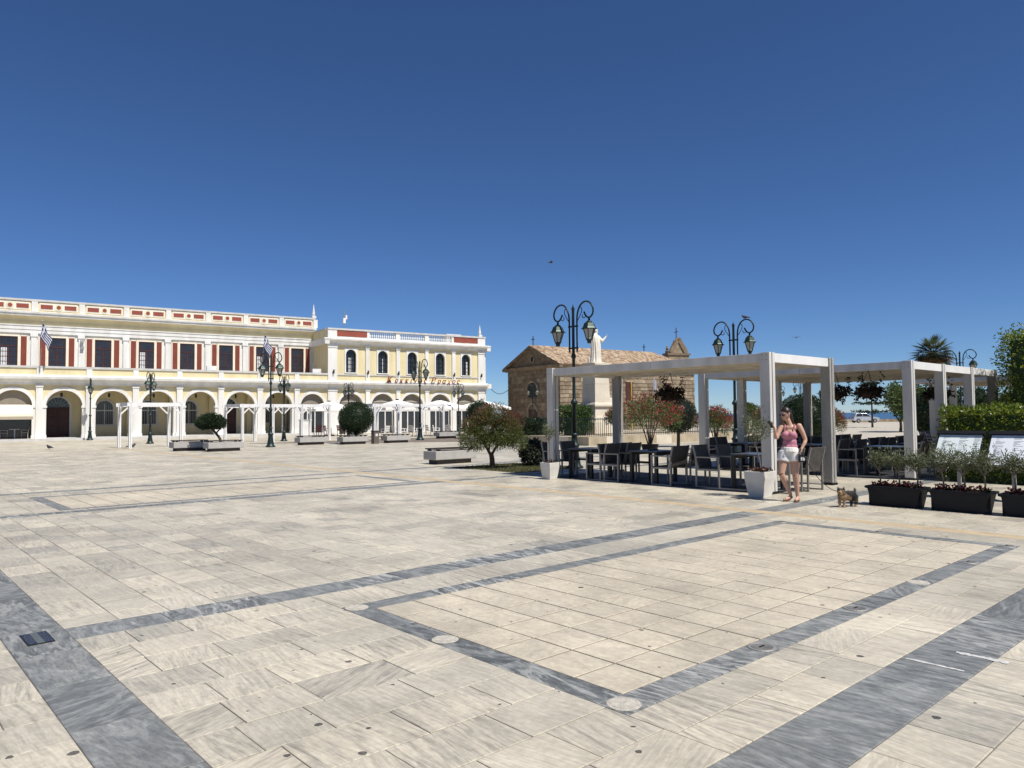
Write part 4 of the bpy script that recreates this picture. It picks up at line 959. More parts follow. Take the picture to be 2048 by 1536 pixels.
for i,(x,y,lb) in enumerate([(-9.2,59.6,'white square café parasol nearest the round clipped tree'),(-6.0,61.5,'white square café parasol in the middle of the wing front'),(-2.6,63.6,'white square café parasol at the right corner of the wing'),(-15.6,63.5,'low white canopy before the dark shopfront, left of the round tree')]):
    t = thing('parasol', lb, 'parasol', (x,y,0), BR, 'white café parasols')
    MB().tube([(0,0,0),(0,0,2.9)],.035,8).build('pole', PWHITE, t); MB().box(-.35,.35,-.35,.35,0,.12).build('base', CONC, t)
    a = 1.8; z0 = 2.3; z1 = 2.9
    MB().add([(-a,-a,z0),(a,-a,z0),(a,a,z0),(-a,a,z0),(-.12,-.12,z1),(.12,-.12,z1),(.12,.12,z1),(-.12,.12,z1)],[(0,1,5,4),(1,2,6,5),(2,3,7,6),(3,0,4,7),(4,5,6,7)]).build('canopy', CANV, t)
    for k in range(4):
        r_ = Matrix.Rotation(k*math.pi/2,4,'Z'); mb = MB().box(-a,a,-a-.01,-a+.004,z0-.2,z0); mb.v = [tuple(r_ @ Vector(p)) for p in mb.v]; mb.build('valance', CANV, t)
    MB().lathe([(.14,z1),(.16,z1+.05),(.03,z1+.12)],8).build('cap', IRON, t)

# ------------------------------------------------------------------ planter benches and bin
def make_bench():
    t = thing('planter_bench', 'x', 'planter bench', group='concrete planter benches with dark slatted tops')
    MB().box(-.70,.70,-.26,.26,0,.16).build('plinth', DCONC, t)
    MB().box(-.86,.86,-.36,.36,.15,.44).build('trough', CONC, t, bevel=.025)
    for y in (-.27,.27): MB().box(-.80,.80,y-.07,y+.07,.49,.53).build('slat', SLATM, t)
    for x in (-.70,.70): MB().box(x-.1,x+.1,-.195,.195,.485,.525).build('end_slat', SLATM, t)
    for x in (-.68,.68):
        for y in (-.25,.25): MB().box(x-.05,x+.05,y-.05,y+.05,.43,.49).build('spacer', DCONC, t)
    MB().box(-.58,.58,-.19,.19,.43,.45).build('soil', SOIL, t)
    return t
BE = make_bench()
for i,(x,y,lb) in enumerate([(-2.12,25.4,'concrete planter bench nearest the camera, left of the reddish bushy tree'),(-16.05,37.1,'concrete planter bench at the far left beside the small frame'),(-14.0,36.2,'concrete planter bench under the umbrella-shaped tree'),(-11.8,43.7,'concrete planter bench left of the round clipped tree'),(-9.4,44.0,'concrete planter bench under the round clipped tree'),(-7.15,45.8,'concrete planter bench just right of the litter bin'),(-4.8,54.0,'concrete planter bench farthest away, by the café chairs')]):
    if i == 0: BE.location = (x,y,0); BE.rotation_euler = (0,0,AX); BE['label'] = lb
    else: copy_tree(BE, lb, (x,y,0), AX)
t = thing('litter_bin','brown litter bin between two planter benches','litter bin',(-8.13,44.2,0),AX)
MB().box(-.17,.17,-.17,.17,0,.72,.0,.0).build('body', mat('brown_bin',(.13,.105,.09),.6), t, bevel=.01); MB().box(-.19,.19,-.19,.19,.72,.78).build('lid', DCONC, t); MB().box(-.08,.08,-.178,-.168,.45,.6).build('notice', FLWH, t)
t = thing('cabinet','white utility cabinet behind the three-bay frame','cabinet',(-16.1,58.0,0),BR); MB().box(-.4,.4,-.25,.25,0,1.35).build('body',PWHITE,t); MB().box(-.44,.44,-.29,.29,1.35,1.42).build('lid',CAP,t)

# ------------------------------------------------------------------ trees and plants
def tree(name, label, loc, cat='tree', group=None, rz=0.0): return thing(name, label, cat, loc, rz, group)
def limbs(t, paths, m=BARK, name='trunk'):
    first = None
    for i,(pts,r0_,r1_) in enumerate(paths):
        P = arc_pts(pts,4); n = len(P); o = MB().tube(P,[r0_+(r1_-r0_)*k/(n-1) for k in range(n)],8).build(name if i == 0 else 'limb', m, t if i == 0 else first, True)
        if i == 0: first = o
    return first
# umbrella-shaped clipped tree
t = tree('clipped_tree','small dark tree with a flat umbrella-shaped crown and bent trunk',(-14.3,36.6,.3))
limbs(t,[([(0,0,0),(-.05,0,.3),(-.3,0,.62),(-.5,0,.85)],.07,.05),([(-.25,0,.55),(-.05,.1,.8),(.1,.1,1.0)],.04,.02),([(-.4,0,.75),(-.8,-.1,.95),(-1.0,-.1,1.1)],.03,.015)])
mb = MB()
for c,r,n in [((-.5,0,1.12),(.74,.7,.33),5200),((-.85,.1,1.02),(.42,.4,.26),1500),((-.15,-.1,1.02),(.45,.4,.25),1500),((-.45,0,1.32),(.5,.5,.22),1200)]: leaf_ell(mb,c,r,n,.085,.035,.45,.7,lump=.08)
mb.build('crown', L_DARK, t)
def ball(loc, label, r, zc_, n, m=L_TOP, name='clipped_tree', th=.09, ln=.075):
    t = tree(name,label,loc); limbs(t,[([(0,0,-.1),(.02,0,zc_*.5),(0,0,zc_)],th,th*.7)]); mb = MB()
    leaf_ell(mb,(0,0,zc_),(r*.97,r*.97,r*.92),n,ln,ln*.5,.8,.8,lump=.012); mb.ell((0,0,zc_),(r*.82,r*.82,r*.78),20,14); mb.rnd.extend([.05]*(20*14)); mb.build('crown', m, t); return t
ball((-9.35,44.6,.4),'large round clipped tree standing in a planter bench',1.08,1.12,9000)
ball((-2.3,52.5,0),'round dark clipped tree peeping out behind the reddish bushy tree',1.0,1.75,7000)
ball((8.1,36.5,0),'round dark olive-green bush behind the red oleander',.95,1.55,6500, leaf_mat('blue_green_leaf',(.012,.02,.012),(.03,.042,.028),(.06,.075,.05)))
ball((15.0,38.5,0),'very large round bush seen behind the woman',1.45,1.25,9000,L_DARK,ln=.10)
ball((19.9,35.5,0),'dark rounded bush seen between the rear pergola posts',1.1,1.6,6000,L_DARK,ln=.10)
# bottlebrush tree
t = tree('bottlebrush_tree','bushy green tree with reddish shoots and forked dark trunk on the lawn patch',(-.62,22.6,0))
limbs(t,[([(0,0,-.02),(.0,0,.25),(-.03,0,.45)],.085,.07),([(-.03,0,.4),(-.16,.05,.62),(-.34,.05,.95),(-.5,0,1.3)],.055,.02),([(-.02,0,.42),(.1,-.05,.62),(.24,-.05,.95),(.4,0,1.35)],.05,.018),([(-.1,0,.55),(-.05,.2,.9),(0,.25,1.4)],.035,.012),([(.1,0,.62),(.45,.1,.9),(.7,.1,1.1)],.03,.01)])
cl = [((-.55,.0,.95),(.5,.5,.40),3600),((-.1,.05,1.25),(.60,.55,.5),4200),((.45,.0,1.1),(.5,.5,.48),3800),((.75,.1,.85),(.32,.35,.3),1200),((.1,-.1,1.62),(.48,.45,.28),1500),((-.62,.1,1.3),(.33,.35,.25),900),((.15,-.15,.85),(.5,.4,.25),1500)]
mb = MB()
for c,r,n in cl: leaf_ell(mb,c,r,n,.085,.017,.25,.75,.12,lump=.14)
mb.build('crown', L_BOT, t)
mb = MB()
for c,r,n in [((.05,-.05,1.6),(.58,.5,.34),1500),((.6,0,1.4),(.35,.4,.3),700),((-.6,0,1.3),(.3,.4,.25),450)]: leaf_ell(mb,c,r,n,.10,.018,.6,.7,-.4,lump=.2)
mb.build('red_shoots', L_RED, t)
t = tree('low_shrub','low dark rounded shrub on the lawn patch beside the white pot',(.62,23.6,0),'shrub'); mb = MB()
leaf_ell(mb,(0,0,.42),(.40,.4,.42),3200,.09,.045,.5,.8,lump=.1); mb.build('foliage', leaf_mat('dusty_leaf',(.02,.03,.018),(.05,.06,.04),(.13,.14,.10)), t); limbs(t,[([(0,0,0),(0,.02,.2),(0,0,.4)],.03,.01)],name='stem')
# lawn patch
mb = MB(); pts = [(13.95,15.35),(16.6,15.5),(17.0,18.3),(14.3,18.6)]
mb.add([W(u,v,.006) for u,v in pts],[(0,1,2,3)]); lw = mb.build('lawn_soil', mat('dry_lawn_soil',(.17,.14,.08),.95,(.10,.09,.045),3,.3)); tag(lw,kind='structure')
mb = MB(); n = 9000; a,b = rng.uniform(0,1,n),rng.uniform(0,1,n); u_ = 14.0+a*2.75; v_ = 15.45+b*3.0; P = np.stack([u_*CU-v_*SU,u_*SU+v_*CU,np.full(n,.004)],1)
scatter(mb,P,np.tile([0,0,1.],(n,1)),.05,.012,.45); tag(mb.build('grass', L_GRA), kind='stuff')
# oleanders
def oleander(label, loc, w_, h_, dens, pot=False):
    t = tree('oleander',label,loc,'shrub','flowering oleanders')
    if pot: MB().lathe([(.28,0),(.36,.34),(.40,.36),(.36,.36),(.34,.3)],14).build('pot', BLACKP, t)
    st = [([(0,0,.1),(q*.12*w_,r_*.12*w_,.45*h_),(q*.3*w_,r_*.3*w_,.8*h_)],.03,.012) for q,r_ in ((-1,.2),(-.5,-.6),(0,.5),(.5,-.4),(1,.3),(.2,-.1))]
    limbs(t, st, BARK, 'stem'); mb = MB(); mf = MB()
    for k in range(11):
        a = k*2.4; r = .40*w_*math.sqrt((k+.5)/11); c = (r*math.cos(a), r*math.sin(a), h_*(.72-.22*(k/11)+.05*math.sin(k*3.1)))
        leaf_ell(mb,c,(.21*w_,.21*w_,.2*h_),int(300*dens),.14,.028,.2,.6,-.3,lump=.1)
        if k%4 != 3: leaf_ell(mf,(c[0],c[1],c[2]+.06*h_),(.20*w_,.20*w_,.15*h_),int(120*dens),.06,.055,.75,.9,lump=.25)
    mb.build('foliage', L_OLE, t); mf.build('flowers', L_FLO, t)
oleander('large crimson-flowering oleander in a black pot behind the front pergola',(5.7,31.0,0),2.9,2.75,1.5,True)
oleander('smaller crimson oleander between the front pergola posts',(9.1,33.5,0),1.6,2.15,1.1)
oleander('crimson oleander left of the very large round bush',(12.6,36.5,0),1.4,2.3,1.0)
oleander('pinkish oleander right of the very large round bush',(16.3,38.0,0),1.3,2.0,.9)
oleander('crimson oleander hugging the left side of the statue pedestal',(5.6,40.9,.43),1.0,1.7,.8)
def bush(label, loc, lo, hi, n, m, ln, name='bush', cat='bush', thick=.3, lump=.06):
    t = tree(name,label,loc,cat,rz=AX); mb = MB(); leaf_box(mb,lo,hi,n,ln,ln*.52,thick,.7,lump)
    i0 = thick*.75; mb.box(lo[0]+i0,hi[0]-i0,lo[1]+i0,hi[1]-i0,0,hi[2]-i0); mb.rnd.extend([.02]*6)
    mb.build('foliage', m, t); limbs(t,[([((lo[0]+hi[0])/2,(lo[1]+hi[1])/2,0),((lo[0]+hi[0])/2,(lo[1]+hi[1])/2,.3),((lo[0]+hi[0])/2,(lo[1]+hi[1])/2,max(.4,lo[2]+.3))],.06,.05)],name='stem'); return t
L_BR = leaf_mat('bright_shrub_leaf',(.02,.05,.01),(.05,.10,.02),(.11,.17,.04))
bush('bright green clipped shrub inside the railing left of the pedestal',(3.6,42.9,.43),(-.75,-.75,.2),(.75,.75,1.65),4500,L_BR,.12,thick=.4)
bush('low dark hedge inside the railing by the church side',(1.4,44.2,.43),(-1.4,-.8,.1),(1.4,.8,.9),3500,L_DARK,.12)
bush('clipped green hedge with bright leafy top behind the menu boards',W(19.0,1.0),(0,0,.05),(1.35,5.25,1.66),21000,L_HED,.085,'clipped_hedge','hedge',.2,.035)
bush('tall dense green clipped tree rising behind the hedge at the right edge',W(23.5,3.0),(0,0,1.3),(3.6,3.2,3.75),16000,L_HED,.095,'clipped_tree','tree',.3,.06)
# far trees
def far_tree(label, loc, h, w_, n, m, trunk_h, flat=.5, ln=.25, name='broadleaf_tree'):
    t = tree(name,label,loc); limbs(t,[([(0,0,0),(.05,0,trunk_h*.5),(0,0,trunk_h)],.13,.09),([(0,0,trunk_h*.8),(-.3*w_,0,trunk_h+.3*(h-trunk_h))],.07,.03),([(0,0,trunk_h*.8),(.3*w_,.1,trunk_h+.35*(h-trunk_h))],.07,.03)]); mb = MB()
    zc_ = (h+trunk_h)/2
    for k in range(8):
        a = k*2.4; r = .28*w_*math.sqrt(k/8); leaf_ell(mb,(r*math.cos(a),r*math.sin(a),zc_+(h-trunk_h)*.16*math.sin(k*2.3)),(.27*w_,.27*w_,(h-trunk_h)*.36),n//8,ln,ln*.5,.3,.7,lump=.15)
    mb.build('crown', m, t)
far_tree('small spreading tree near the parked car under the front pergola',(30.3,96,0),3.0,3.3,3000,L_OLE,1.7)
far_tree('broadleaf tree with thin trunk by the waterfront car',(31.2,60,0),4.1,2.6,3500,L_OLE,1.0,ln=.22)
far_tree('bushy tree below the palm behind the rear pergola',(24.6,45,0),3.4,3.2,3500,L_OLE,.5,ln=.22)
far_tree('distant low trees right of the rear pergola',(44,70,0),4.0,6,3500,L_DARK,.8,ln=.3)
far_tree('distant rounded tree near the right edge of the waterfront',(52,76,0),3.7,5,3000,L_OLE,.8,ln=.3)
far_tree('low waterfront shrub beside the far car',(33,100,0),1.9,3.4,2200,L_DARK,.2,ln=.22,name='waterfront_shrub')
# layered pine
t = tree('norfolk_pine','young pine with flat layered branches by the sea',(38.6,80,0)); limbs(t,[([(0,0,0),(0,0,2.5),(0,0,5.2)],.12,.03)]); mb = MB()
for k,(z,r) in enumerate([(1.6,1.9),(2.5,1.75),(3.3,1.45),(4.0,1.1),(4.6,.7),(5.0,.35)]):
    for q in range(7):
        a = q*.898+k*.5; P = np.array([[math.cos(a)*r*s_,math.sin(a)*r*s_,z+.18*s_*s_] for s_ in np.linspace(.1,1,60)]); P = P+rng.normal(0,.07,P.shape)*np.array([1,1,.4]); scatter(mb,P,np.tile([math.cos(a),math.sin(a),.2],(60,1)),.3,.09,.5)
mb.build('crown', L_DARK, t)
# palm
t = tree('palm_tree','fan palm crown rising above the rear pergola',(34.0,60,0)); limbs(t,[([(0,0,0),(.1,0,3),(0,0,6.2)],.3,.24)],BARK); mb = MB(); md = MB()
for k in range(74):
    a = k*2.399; el = R(85)-R(125)*math.sqrt(k/74); L = random.uniform(1.3,1.75); d = Vector((math.cos(a)*math.cos(el),math.sin(a)*math.cos(el),math.sin(el)))
    b0 = Vector((0,0,6.3)); hub = b0+d*L*.55; tgt = md if el < R(-18) else mb
    tgt.bar(b0,hub,.03,.03); tgt.rnd.extend([.6]*6); sd_ = d.cross(Vector((0,0,1))).normalized()
    for q in range(-8,9):
        an_ = q*R(11); e = (d*math.cos(an_)+sd_*math.sin(an_)).normalized(); tip = hub+e*L*.62+Vector((0,0,-.12*abs(q)/8-.08)); n_ = e.cross(sd_ if abs(q) < 4 else d).normalized(); wv = e.cross(Vector((0,0,1))).normalized()*.045
        tgt.quad(hub,hub+e*L*.3+wv,tip,hub+e*L*.3-wv); tgt.rnd.append(random.uniform(.2,.9))
mb.build('fronds', L_PAL, t); md.build('dry_fronds', L_DRY, t)

# ------------------------------------------------------------------ pots, planters and menu boards
def white_pot(loc, label, a, b, h):
    t = thing('square_pot', label, 'plant pot', loc, AX, 'tapered white plant pots')
    vs = []; prof = [(b,0),(b+(a-b)*.5,h*.35),(b+(a-b)*.9,h*.72),(a,h),(a*.9,h),(a*.88,h-.05)]
    mb = MB()
    for q,z in prof: vs += [(-q,-q,z),(q,-q,z),(q,q,z),(-q,q,z)]
    mb.add(vs,[(i*4+k,i*4+(k+1)%4,(i+1)*4+(k+1)%4,(i+1)*4+k) for i in range(len(prof)-1) for k in range(4)]+[(3,2,1,0)]); mb.build('pot', POTW, t, bevel=.012)
    MB().box(-a*.9,a*.9,-a*.9,a*.9,h-.08,h-.05).build('soil', SOIL, t); return t
def olive(name, label, loc, th, cr, n, sx=1.0, lean=0.0, ln=.05):
    t = tree(name,label,loc,'olive tree'); pr = [([(0,0,0),(lean*.5+.02,0,th*.5),(lean,0,th)],.016,.012)]
    for k in range(6):
        a = k*1.05+.3; pr.append(([(lean,0,th*.93),(lean+.35*cr*math.cos(a)*sx,.35*cr*math.sin(a),th+cr*.45),(lean+.75*cr*math.cos(a)*sx,.7*cr*math.sin(a),th+cr*1.0)],.008,.003))
    limbs(t,pr,OBARK); mb = MB()
    for k in range(9):
        a = k*2.4; r = .55*cr*math.sqrt(k/9); leaf_ell(mb,(lean+r*math.cos(a)*sx,r*math.sin(a),th+cr*(.75+.28*math.sin(k*1.9))),(.44*cr*sx,.44*cr,.42*cr),n//9,ln,.013,.1,.8,-.2,lump=.2)
    for k in range(7):                              # loose upright sprigs
        a = k*.9; x,y = lean+.5*cr*math.cos(a)*sx,.5*cr*math.sin(a); P = np.array([[x*(1+.25*s_),y*(1+.25*s_),th+cr*(1.0+.75*s_)] for s_ in np.linspace(0,1,9)]); scatter(mb,P,np.tile([0,0,1.],(9,1)),ln,.014,.7)
    mb.build('crown', L_OLI, t); return t
def bedding(name, label, loc, a, b, n, rz=AX, m=L_FLR):
    t = thing(name,label,'flowers',loc,rz); mb = MB(); P = np.stack([rng.uniform(-a,a,n),rng.uniform(-b,b,n),rng.uniform(0,.09,n)],1); scatter(mb,P,np.tile([0,0,.7],(n,1)),.05,.045,.7); mb.build('blooms', m, t)
    mg = MB(); P = np.stack([rng.uniform(-a,a,n),rng.uniform(-b,b,n),rng.uniform(-.02,.05,n)],1); scatter(mg,P,np.tile([0,0,.5],(n,1)),.06,.04,.9); mg.build('leaves', leaf_mat('bronze_leaf_'+name,(.03,.02,.012),(.05,.05,.02),(.10,.09,.04)), t)
p1 = (.93,18.75,0); p2 = (4.72,14.3,0)
white_pot(p1,'white tapered square pot at the left post of the front pergola',.175,.125,.42)
olive('olive_sapling','thin young olive sapling in the left white pot',(p1[0],p1[1],.36),.62,.26,500,.9,-.02,.07)
white_pot(p2,'white tapered square pot beside the woman',.215,.15,.5)
olive('olive_sapling','wispy standard olive in the white pot beside the woman',(p2[0]+.03,p2[1],.43),.56,.42,1500,.85,-.10,.06)
bedding('succulent_bed','reddish bedding plants round the olive beside the woman',(p2[0],p2[1],.46),.17,.17,120,AX,L_SUC); bedding('succulent_bed','reddish bedding plants in the left white pot',(p1[0],p1[1],.38),.13,.13,70,AX,L_SUC)
pl = [(6.56,12.78,'black trough planter nearest the dog','nearest the dog'),(7.22,12.03,'black trough planter in the middle, before the menu boards','before the menu boards'),(7.89,11.28,'black trough planter cut by the right edge of the picture','at the right picture edge')]
for x,y,lb,wh in pl:
    t = thing('trough_planter', lb, 'planter', (x,y,0), AX, 'black trough planters in a row')
    prof = [(.17,.36,0),(.205,.42,.29),(.23,.455,.30),(.23,.455,.34),(.2,.42,.34),(.195,.41,.29)]; vs = []; mb = MB()
    for q,r_,z in prof: vs += [(-q,-r_,z),(q,-r_,z),(q,r_,z),(-q,r_,z)]
    mb.add(vs,[(i*4+k,i*4+(k+1)%4,(i+1)*4+(k+1)%4,(i+1)*4+k) for i in range(5) for k in range(4)]+[(3,2,1,0)]); mb.build('trough', BLACKP, t, bevel=.008)
    for s in (-1,1): MB().box(-.13,-.10,s*.405-.02,s*.405+.02,.0,.29).build('corner_rib', BLACKP, t)
    MB().box(-.195,.195,-.41,.41,.27,.30).build('soil', SOIL, t)
    for k,(v_,hh) in enumerate(((.28,.33),(-.02,.30),(-.30,.31))):
        big = 1.25 if 'before' in wh else 1.0
        o = Vector((x,y,0))+Vector(W(.02*(k-1),v_)); olive('olive_sapling',f"{('left','middle','right')[k]} small olive standard in the trough planter {wh}",(o.x,o.y,.29),hh,.21*big,1000,1.1,.01*(k-1),.06)
    bedding('begonia_bed',f'dark red flowers in the trough planter {wh}',(x,y,.31),.15,.38,170)
MENU = mat('menu_sheet', (.70,.76,.75), .35, (.66,.72,.71), 2); MENU2 = mat('menu_sheet_white',(.74,.77,.80),.35,(.70,.73,.77),2); INK = mat('menu_ink',(.33,.36,.37),.7)
for u,v,lb,mm in ((15.45,4.79,'tilted greenish menu board on a steel post, left of two',MENU),(15.5,3.93,'tilted white menu board on a steel post, right of two',MENU2)):
    t = thing('menu_board', lb, 'menu board', W(u,v), AX, 'tilted menu boards')
    MB().box(.02,.075,-.03,.03,0,.86).build('post', METAL, t); MB().lathe([(.2,0),(.2,.02),(.05,.03)],16,(.05,0)).build('foot', METAL, t)
    m_ = Matrix.Translation((0,0,.90)) @ Matrix.Rotation(R(-51),4,'Y')         # local x runs up the board
    bd = MB().box(-.36,.36,-.385,.385,-.03,0,m=m_).build('board', BLACKP, t)
    MB().box(-.33,.33,-.36,.36,.001,.006,m=m_).build('sheet', mm, bd)
    MB().box(.33,.40,-.40,.40,-.03,.05,m=m_).build('hood', BLACKP, bd)
    pk = random.Random(3)
    mb = MB()
    for c0 in (.30,.02,-.22):
        for k in range(26):
            if pk.random() < .2: continue
            x0 = .29-.022*k; L = pk.uniform(.06,.17); mb.box(x0-.0045,x0+.0045,c0-L,c0-.02,.0065,.0075,m=m_)
    tag(mb.build('menu_print', INK, bd), kind='stuff')
# hanging baskets
for u,v,lb in ((15.9,11.55,'dark hanging flower basket under the front pergola before the church'),(19.2,8.75,'dark hanging flower basket left of the slim right post of the front pergola'),(19.4,8.0,'dark hanging flower basket just right of the front pergola'),(23.0,7.6,'dark hanging flower basket between the far posts of the rear pergola')):
    t = thing('hanging_basket', lb, 'hanging basket', W(u,v,1.95), AX, 'hanging baskets under the pergolas')
    MB().lathe([(.10,0),(.20,.06),(.24,.2),(.22,.2),(.18,.08)],14).build('bowl', SOIL, t, True)
    for k in range(3): a = k*2.09; MB().tube([(.22*math.cos(a),.22*math.sin(a),.2),(0,0,.72)],.006,4).build('chain', BLACK, t)
    mb = MB(); leaf_ell(mb,(0,0,.18),(.34,.34,.15),600,.10,.05,.1,.8,.3,lump=.3)
    for k in range(6): a = k*1.05; P = np.array([[.30*math.cos(a)+.06*s_*math.cos(a),.30*math.sin(a),.18+.42*(s_ if k%2 else -.6*s_)] for s_ in np.linspace(0,1,24)])+rng.normal(0,.03,(24,3)); scatter(mb,P,np.tile([0,0,-.3],(24,1)),.09,.045,.8)
    mb.build('foliage', leaf_mat('dark_bronze_leaf',(.012,.010,.008),(.03,.022,.014),(.07,.045,.025)), t)

# ------------------------------------------------------------------ cars, small flag, birds
def make_car(label, loc, rz, m, grp='cars parked on the waterfront'):
    t = thing('parked_car', label, 'car', loc, rz, grp)
    low = [(-2.0,.32),(-2.05,.62),(-1.95,.92),(-1.2,.96),(1.05,.93),(1.85,.80),(2.02,.58),(2.0,.30)]
    MB().prism_y(low,-.82,.82).build('body', m, t, bevel=.05)
    top = [(-1.85,.93),(-1.55,1.42),(-1.2,1.49),(.05,1.46),(.95,.95)]
    cb = MB(); n = len(top); vs = [(x,-.80 if z < 1 else -.64,z) for x,z in top]+[(x,.80 if z < 1 else .64,z) for x,z in top]
    cb.add(vs,[tuple(range(n)),tuple(range(2*n-1,n-1,-1))]+[(i,n+i,n+(i+1)%n,(i+1)%n) for i in range(n)]); cab = cb.build('cabin', m, t, bevel=.03)
    for s in (-1,1):
        for x0,x1,xa,xb in ((-1.62,-.62,-1.42,-.62),(-.54,.72,-.54,.02)):
            MB().add([(x0,s*.805,.98),(x1,s*.805,.98),(xb,s*.675,1.40),(xa,s*.675,1.40)],[(0,1,2,3)]).build('side_window', GLASS, cab)
        for x in (-1.28,1.28):
            m_ = Matrix.Translation((x,s*.76,.32)) @ Matrix.Rotation(math.pi/2,4,'X'); wh = MB().lathe([(.31,-.1),(.33,-.05),(.33,.05),(.31,.1)],20); wh.v = [tuple(m_ @ Vector(p)) for p in wh.v]; w_ = wh.build('wheel', BLACK, t)
            rm = MB().lathe([(.19,-.11),(.19,.11)],14); rm.v = [tuple(m_ @ Vector(p)) for p in rm.v]; rm.build('rim', METAL, w_)
        MB().box(1.86,1.99,s*.72-.12,s*.72+.12,.60,.74).build('headlight', LGLASS, t); MB().box(-2.06,-1.98,s*.72-.10,s*.72+.10,.68,.9).build('tail_light', RED, t)
    MB().add([(.10,-.60,1.44),(.10,.60,1.44),(.93,.70,.98),(.93,-.70,.98)],[(0,1,2,3)]).build('windscreen', GLASS, cab)
make_car('silver hatchback parked by the sea wall between the pergola posts',(55.2,117,0),0,mat('silver_car_paint',(.55,.57,.60),.25,metal=.5)); make_car('pale car parked far off under the front pergola beam',(33.8,106,0),R(25),mat('white_car_paint',(.70,.71,.72),.25))
t = thing('small_flag','small blue and white flag on a pole by the church wall','flag',(11.6,61,0),BR); MB().tube([(0,0,0),(0,0,4.7)],.03,6).build('flagpole', METAL, t)
for k in range(7): MB().add([(.03+.05*k,.04*math.sin(k),4.6-.05*k),(.03+.05*(k+1),.04*math.sin(k+1),4.6-.05*(k+1)),(.03+.05*(k+1),.04*math.sin(k+1),3.7-.09*k),(.03+.05*k,.04*math.sin(k),3.75-.09*k)],[(0,1,2,3)]).build('blue_stripe' if k%2==0 else 'white_stripe', FLBL if k%2==0 else FLWH, t)
t = thing('yellow_pole','thin yellow pole in front of the church side wall','pole',(9.3,58,0)); MB().tube([(0,0,0),(0,0,4.2)],.04,6).build('shaft', mat('yellow_paint',(.6,.45,.06),.5), t); MB().lathe([(.2,0),(.2,.06),(.05,.1)],10).build('foot', CONC, t)
def bird(label, loc, rz, flying, sc=1.0):
    t = thing('bird', label, 'bird', loc, rz, scale=sc); mb = MB()
    mb.ell((0,0,.10),(.13,.06,.065)).ell((.12,0,.17),(.045,.038,.04)).tube([(.05,0,.12),(.12,0,.17)],[.055,.035],8).tube([(-.10,0,.10),(-.25,0,.06)],[.04,.02],6)
    if flying:
        for s in (-1,1): mb.add([(.08,s*.03,.12),(.02,s*.22,.20),(-.06,s*.46,.12),(-.10,s*.22,.17),(-.08,s*.03,.11),(.08,s*.03,.10),(.02,s*.22,.185),(-.06,s*.45,.11),(-.10,s*.22,.155),(-.08,s*.03,.09)],[(0,1,2,3,4),(9,8,7,6,5),(0,5,6,1),(1,6,7,2),(2,7,8,3),(3,8,9,4),(4,9,5,0)])
    fuse(mb,'body',PENW,t,.011,3); MB().lathe([(.012,0),(.002,.035)],6).build('beak', BLACK, t, loc=(.155,0,.165)).rotation_euler = (0,R(90),0)
    if not flying:
        for s in (-1,1): MB().tube([(0,s*.025,.0),(0,s*.025,.06)],.006,5).build('leg', BLACK, t)
bird('dark bird flying high in the sky left of the statue',(2.33,43,10.4),R(10),True,.8); bird('dark bird flying in the sky above the woman',(11.5,30,4.6),R(60),True,.45)
bird('dark bird perched on the lamp post behind the front pergola',(8.43,26.75,5.0),R(150),False,.75); bird('pigeon standing alone on the paving at the far left',(-25.0,40.3,0),R(160),False,1.2); bird('pigeon standing at the foot of the small left frame',(-20.9,41.0,0),R(20),False,1.2)

# ------------------------------------------------------------------ woman
wo = thing('person','woman in a pink top and white shorts looking at her phone','person',(5.12,13.56,0),R(-20.7))
LA,LB = [(.085,.0,1.365),(.187,-.01,1.115),(.12,-.09,.965)], [(-.225,-.03,1.35),(-.305,-.13,1.14),(-.335,-.22,1.325)]
mb = MB()
mb.ell((-.09,0,.90),(.155,.115,.12)).ell((-.08,0,1.04),(.115,.085,.13)).ell((-.08,0,1.20),(.13,.095,.14)).ell((-.075,.0,1.33),(.13,.07,.07))
mb.tube([(-.065,.0,1.33),(-.085,-.01,1.42),(-.12,-.02,1.51)],[.062,.045,.046],12)
for s in (-.055,.055): mb.ell((-.10+s,-.075,1.215),(.055,.05,.055))
mb.tube([LA[0],(.14,-.01,1.25),LA[1]],[.05,.043,.036],10).tube([LA[1],(.165,-.05,1.05),LA[2]],[.036,.034,.024],10).ell(LA[0],(.052,.05,.05))
mb.tube([LB[0],(-.27,-.08,1.245),LB[1]],[.048,.042,.035],10).tube([LB[1],(-.325,-.17,1.23),LB[2]],[.036,.033,.023],10).ell(LB[0],(.052,.05,.05))
mb.tube([(-.165,0,.90),(-.205,-.04,.70),(-.235,-.09,.50)],[.095,.083,.056],12).tube([(-.235,-.09,.50),(-.175,-.02,.35),(-.085,.06,.11)],[.055,.052,.03],12)
mb.tube([(-.02,0,.90),(-.005,-.02,.70),(.0,-.04,.48)],[.095,.082,.056],12).tube([(.0,-.04,.48),(.015,.0,.33),(.03,.01,.09)],[.055,.053,.03],12)
mb.tube([(-.075,.07,.09),(-.12,.02,.055),(-.205,-.06,.03)],[.033,.034,.022],8).tube([(.035,.02,.07),(.015,-.06,.045),(-.015,-.15,.03)],[.035,.034,.022],8)
H = Vector((-.145,-.03,1.585)); f = Vector((-.66,-.62,-.36)).normalized(); sx_ = f.cross(Vector((0,0,1))).normalized(); up_ = sx_.cross(f)
def hp(a,b,c): return tuple(H+f*a+sx_*b+up_*c)
mb.ell(tuple(H),(.085,.085,.108),14,10).ell(hp(.03,0,-.065),(.058,.058,.05)).tube([hp(.08,0,.015),hp(.115,0,-.022)],[.010,.016],6).ell(hp(.088,0,-.055),(.022,.022,.010)).ell(hp(-.01,.085,-.005),(.015,.018,.03)).ell(hp(-.01,-.085,-.005),(.015,.018,.03))
